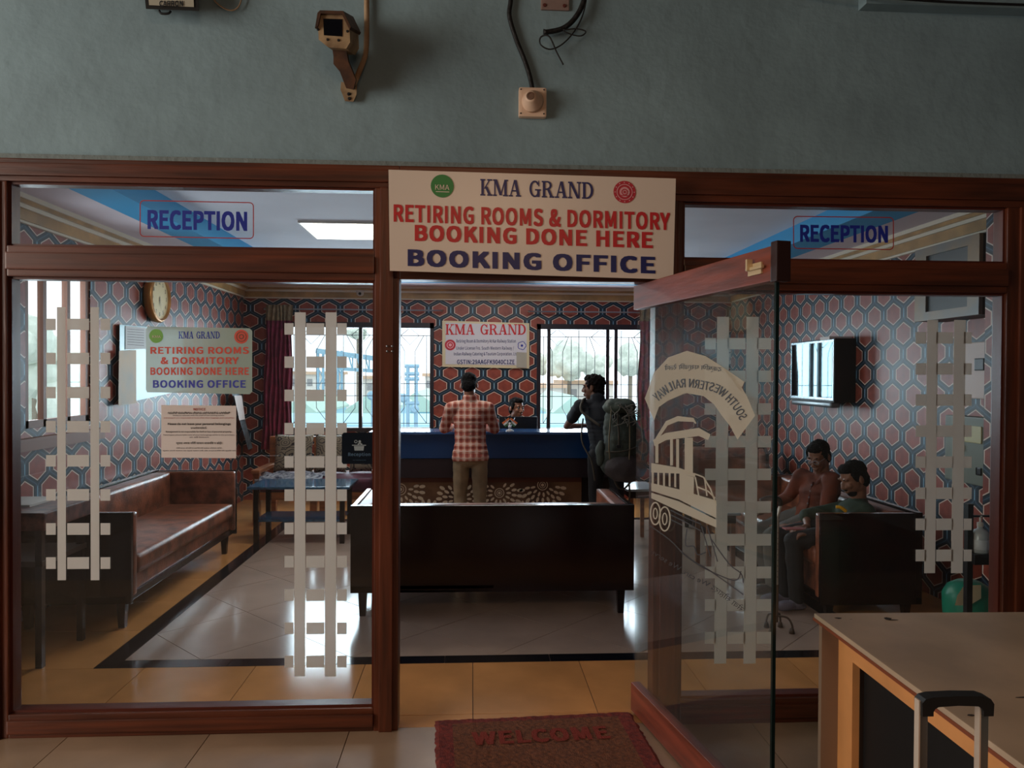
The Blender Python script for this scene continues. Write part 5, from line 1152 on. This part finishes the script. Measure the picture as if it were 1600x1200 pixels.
J = sit(5.1, hG.x, hG.z, 5.05, 2.0, 2.1, 5.15, V((-.9, -.12, -.42)), [P(1252, 826, y=4.95), P(1256, 822, y=5.12)])
J['shL'] = P(1352, 800, y=4.95); J['shR'] = P(1318, 795, y=5.24); J['elL'] = V((2.52, 4.96, .56)); J['elR'] = V((2.45, 5.27, .6)); J['wrL'] = P(1264, 834, y=4.98); J['wrR'] = P(1262, 824, y=5.12)
J['knL'] = P(1240, 846, y=4.98); J['knR'] = P(1218, 838, y=5.18); J['anL'] = V((J['knL'].x + .02, 4.97, .08)); J['anR'] = V((J['knR'].x + .02, 5.13, .08)); J['pel'] = V((2.68, 5.08, .53))
person('seated bearded man in dark green top bent over phone beside sofa end', J, SK2, mat('green_top', (36, 52, 38), .85), mat('charcoal_trousers', (30, 30, 32), .85), HAIR, mat('sneaker_grey', (112, 108, 122), .6), sleeve=1.2, curl=.9, face='down', beard=True, shirtit=10)
ph = P(1240, 826, y=5.03); e = tag(obj('mobile_phone', bx(ph.x - .07, ph.x + .07, ph.y - .035, ph.y + .035, ph.z - .004, ph.z + .006, bev=.003), mat('phone_pink', (170, 110, 110), .2)), 'mobile phone held in hands of the man in green', 'phone')
st = P(1316, 794, y=4.86); tag(obj('yellow_strap', tube(B(), smoothpts([P(1306, 792, y=4.93), P(1314, 793, y=4.92), P(1322, 799, y=4.92)]), .012, 6), mat('strap_yellow', (226, 170, 30), .5), None, True), 'short yellow strap on lap of man in green', 'strap')
# quad cane
cb = P(1213, 962, z=.1); cyy = cb.y
e = thing('quad_cane', (cb.x, cyy, 0), 'adjustable four footed walking cane standing before seated men', 'cane')
ct = P(1214, 790, y=cyy)
obj('shaft', tube(B(), smoothpts([(cb.x, cyy, .12), (cb.x, cyy, ct.z - .14), (cb.x + .0, cyy, ct.z - .08), (cb.x + .02, cyy, ct.z)], 4), .0115, 10), mat('cane_silver', (176, 168, 160), .35, .5), e, True)
obj('lower_shaft', tube(B(), [(cb.x, cyy, .06), (cb.x, cyy, .3)], .0125, 10), mat('cane_brown', (98, 80, 66), .4), e)
obj('handle', tube(B(), smoothpts([(cb.x + .02, cyy, ct.z), (cb.x + .01, cyy, ct.z + .04), (cb.x - .05, cyy, ct.z + .05), (cb.x - .11, cyy, ct.z + .03)], 5), .016, 8), BLACK, e, True)
b = B(); [lathe(b, (cb.x, cyy - .0115, .35 + k * .035), [(.003, 0), (.003, .001)], 6, (0, -1, 0)) for k in range(9)]; obj('adjust_hole', b, INK, e)
for k, (a, b_) in enumerate(((-.055, -.05), (.085, -.04), (-.03, .08), (.06, .08))):
    obj('foot', lathe(tube(B(), smoothpts([(cb.x, cyy, .1), (cb.x + a * .7, cyy + b_ * .7, .095), (cb.x + a, cyy + b_, .05), (cb.x + a, cyy + b_, .015)], 5), .007, 6), (cb.x + a, cyy + b_, 0), [(.019, 0), (.012, .03), (.008, .034)], 10), mat('cane_foot', (64, 48, 38), .5), e, True)

# ================================================================ OUTSIDE, BEYOND THE BACK WINDOWS
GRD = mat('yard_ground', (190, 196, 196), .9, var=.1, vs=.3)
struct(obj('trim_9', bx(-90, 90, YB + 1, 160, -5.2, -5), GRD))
RG = mat('roof_green', (186, 214, 200), .6); RB = mat('roof_blue', (172, 218, 232), .6); BR = mat('bridge_blue', (140, 176, 196), .6); BW_ = mat('building_white', (226, 222, 214), .8); LEAF = mat('hazy_leaf', (218, 226, 212), .9, var=.12, vs=2.5)  # overexposed daylight haze is put into these pale yard colours
def gable(u, v_apex, v_eave, w_px, Y, lb):
    a = P(u, v_apex, y=Y); zE = P(u, v_eave, y=Y).z; hw = w_px / 2 / FPX * Y
    e = thing('platform_shed', (a.x, Y, -5), lb, 'shed', None)
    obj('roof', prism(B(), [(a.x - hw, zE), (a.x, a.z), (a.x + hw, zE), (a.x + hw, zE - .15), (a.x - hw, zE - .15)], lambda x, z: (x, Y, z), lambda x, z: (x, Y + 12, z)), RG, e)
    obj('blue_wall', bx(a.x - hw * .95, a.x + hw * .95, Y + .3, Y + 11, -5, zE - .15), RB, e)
gable(574, 617, 641, 70, 32, 'green gabled platform shed seen through left back window'); gable(650, 612, 640, 82, 46, 'pale green gabled shed seen beside left door post')
gable(897, 618, 645, 66, 32, 'green gabled platform shed seen through right back window'); gable(833, 622, 645, 50, 46, 'small pale green shed behind the wall edge of right window'); gable(466, 622, 644, 56, 46, 'pale green shed behind far left track strip')
e = thing('platform_canopy', (0, 27, -5), 'long light blue platform canopy low across the back windows', 'canopy')
obj('roof', bx(-14, 12, 24, 31, P(700, 655, y=27).z - .3, P(700, 655, y=27).z), RB, e)
for k in range(8): obj('post', bx(-13.5 + 3.4 * k, -13.3 + 3.4 * k, 27, 27.2, -5, P(700, 655, y=27).z - .3), BR, e)
# footbridge
Yb = 60; e = thing('footbridge', (P(560, 560, y=Yb).x, Yb, -5), 'blue steel footbridge with trusses through left back window', 'footbridge')
def beam(n_, pa, pb, r_): obj(n_, tube(B(), [P(*pa, y=Yb), P(*pb, y=Yb)], r_, 4), BR, e)
beam('top_chord', (494, 548), (600, 562), .28); beam('bottom_chord', (530, 576), (605, 581), .2)
for k in range(10): beam('truss_web', (538 + 6.5 * k, 553 + .9 * k), (541 + 6.5 * k + (3 if k % 2 else -3), 577 + .4 * k), .07)
for u in (497, 505, 528, 534): beam('tower_post', (u, 548), (u, 700), .12)
for k in range(7): beam('tower_brace', (497 if k % 2 else 505, 560 + 15 * k), (505 if k % 2 else 497, 575 + 15 * k), .06); beam('tower_brace', (528 if k % 2 else 535, 560 + 15 * k), (535 if k % 2 else 528, 575 + 15 * k), .06)
e = thing('signal_mast', (P(640, 600, y=22.5).x, 30, -5), 'grey signal mast with platforms through the doorway left window', 'mast')
for u in (637, 650): obj('post', tube(B(), [P(u, 570, y=22.5), P(u, 720, y=22.5)], .06, 5), BR, e)
for v in (572, 584, 592, 630): obj('crossbar', tube(B(), [P(633, v, y=22.5), P(655, v, y=22.5)], .06, 5), BR, e)
for u, v, s_ in ((581, 618, 'round pale lamp head outside left back window'), (631, 622, 'round grey lamp head outside by the signal mast'), (648, 639, 'small round lamp head low on the signal mast')):
    c_ = P(u, v, y=21); e = thing('yard_lamp', (c_.x, c_.y, -5), s_, 'lamp'); obj('lamp_head', lathe(B(), c_, [(.1, 0), (.13, .08), (.08, .14)], 16, (0, -1, 0)), BR, e); obj('pole', tube(B(), [c_, (c_.x, c_.y, -5)], .025, 6), BR, e)
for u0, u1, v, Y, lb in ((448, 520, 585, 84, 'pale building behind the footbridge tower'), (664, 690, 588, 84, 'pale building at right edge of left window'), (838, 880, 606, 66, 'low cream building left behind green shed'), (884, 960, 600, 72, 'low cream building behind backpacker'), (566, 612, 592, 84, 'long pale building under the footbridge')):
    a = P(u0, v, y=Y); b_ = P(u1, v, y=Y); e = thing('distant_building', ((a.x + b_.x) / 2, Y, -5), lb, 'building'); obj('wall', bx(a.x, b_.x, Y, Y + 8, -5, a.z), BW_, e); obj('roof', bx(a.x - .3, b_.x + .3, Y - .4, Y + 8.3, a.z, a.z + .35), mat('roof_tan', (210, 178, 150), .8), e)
    n_ = max(2, int((b_.x - a.x) / 1.6))
    for k in range(n_): xx = a.x + (k + .5) * (b_.x - a.x) / n_; obj('window', bx(xx - .3, xx + .3, Y - .05, Y + .02, a.z - 1.3, a.z - .5), mat('far_window', (150, 150, 150), .4), e)
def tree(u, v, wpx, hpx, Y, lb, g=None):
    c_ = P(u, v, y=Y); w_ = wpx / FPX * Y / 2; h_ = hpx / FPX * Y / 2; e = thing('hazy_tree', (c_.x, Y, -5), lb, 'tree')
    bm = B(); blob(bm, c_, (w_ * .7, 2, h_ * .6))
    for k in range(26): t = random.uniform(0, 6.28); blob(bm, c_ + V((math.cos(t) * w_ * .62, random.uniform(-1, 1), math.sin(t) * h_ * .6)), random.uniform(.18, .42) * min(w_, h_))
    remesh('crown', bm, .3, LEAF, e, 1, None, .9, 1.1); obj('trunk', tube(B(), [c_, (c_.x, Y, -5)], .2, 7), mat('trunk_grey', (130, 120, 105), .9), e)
tree(890, 566, 86, 66, 70, 'large hazy tree through middle of right back window'); tree(934, 572, 56, 44, 94, 'smaller hazy tree right of the large one'); tree(985, 566, 44, 60, 66, 'hazy tree through right pane of right window'); tree(840, 566, 40, 44, 78, 'faint hazy tree at left pane of right window'); tree(560, 520, 40, 20, 80, 'faint hazy tree over the footbridge')
c_ = P(60, 560, x=-11); e = thing('garden_tree', (c_.x, c_.y, -5), 'hazy tree outside the left side window', 'tree'); bm = B()
for k in range(18): blob(bm, c_ + V((random.uniform(-1, 1), random.uniform(-1.6, 2.6), random.uniform(-1.4, .6))), random.uniform(.4, .8), None, 2)
obj('crown', bm, LEAF, e); obj('trunk', tube(B(), [c_, (c_.x, c_.y, -5)], .15, 7), MC['trunk_grey'], e)

# ---------------------------------------------------------------- groups of alike things
GRP = {'leather_sofa': 'brown leather sofas', 'cushion': 'swirl patterned cushions on the settee', 'frosted_track_decal': 'frosted track strips on the glass', 'reception_lettering': 'reception lettering on the transoms', 'curtain': 'maroon curtains at the back windows', 'curtain_rod': 'curtain rods over the back windows', 'ceiling_light': 'ceiling light panels', 'side_table': 'small pale topped side tables', 'person': 'people in the reception room', 'platform_shed': 'green gabled sheds outside', 'yard_lamp': 'round lamps outside', 'distant_building': 'far buildings outside', 'hazy_tree': 'hazy trees outside'}
for o in S.objects:
    b = o.name.split('.')[0]
    if o.parent is None and b in GRP and o.get('label'): o['group'] = GRP[b]

# ---------------------------------------------------------------- printed marks ride on their board: thing > part > sub-part
bpy.context.view_layer.update()
for e in [o for o in S.objects if o.parent is None and o.get('label')]:
    host = None
    for n_ in ('board', 'sheet', 'plate', 'face', 'lens_plate', 'pile', 'floral_panel', 'wall_bracket'):
        for c in e.children:
            if c.name.split('.')[0] == n_: host = c
        if host: break
    if not host: continue
    for c in list(e.children):
        if c.name.split('.')[0] in ('lettering', 'logo_disc', 'logo_letters', 'logo_ring', 'logo_mark', 'logo_swirl', 'icon', 'taped_note', 'numeral', 'hour_hand', 'minute_hand', 'petal_print', 'print_lines', 'pinned_paper', 'black_opening'):
            mw = c.matrix_world.copy(); c.parent = host; c.matrix_parent_inverse = host.matrix_world.inverted()
    bpy.context.view_layer.update()
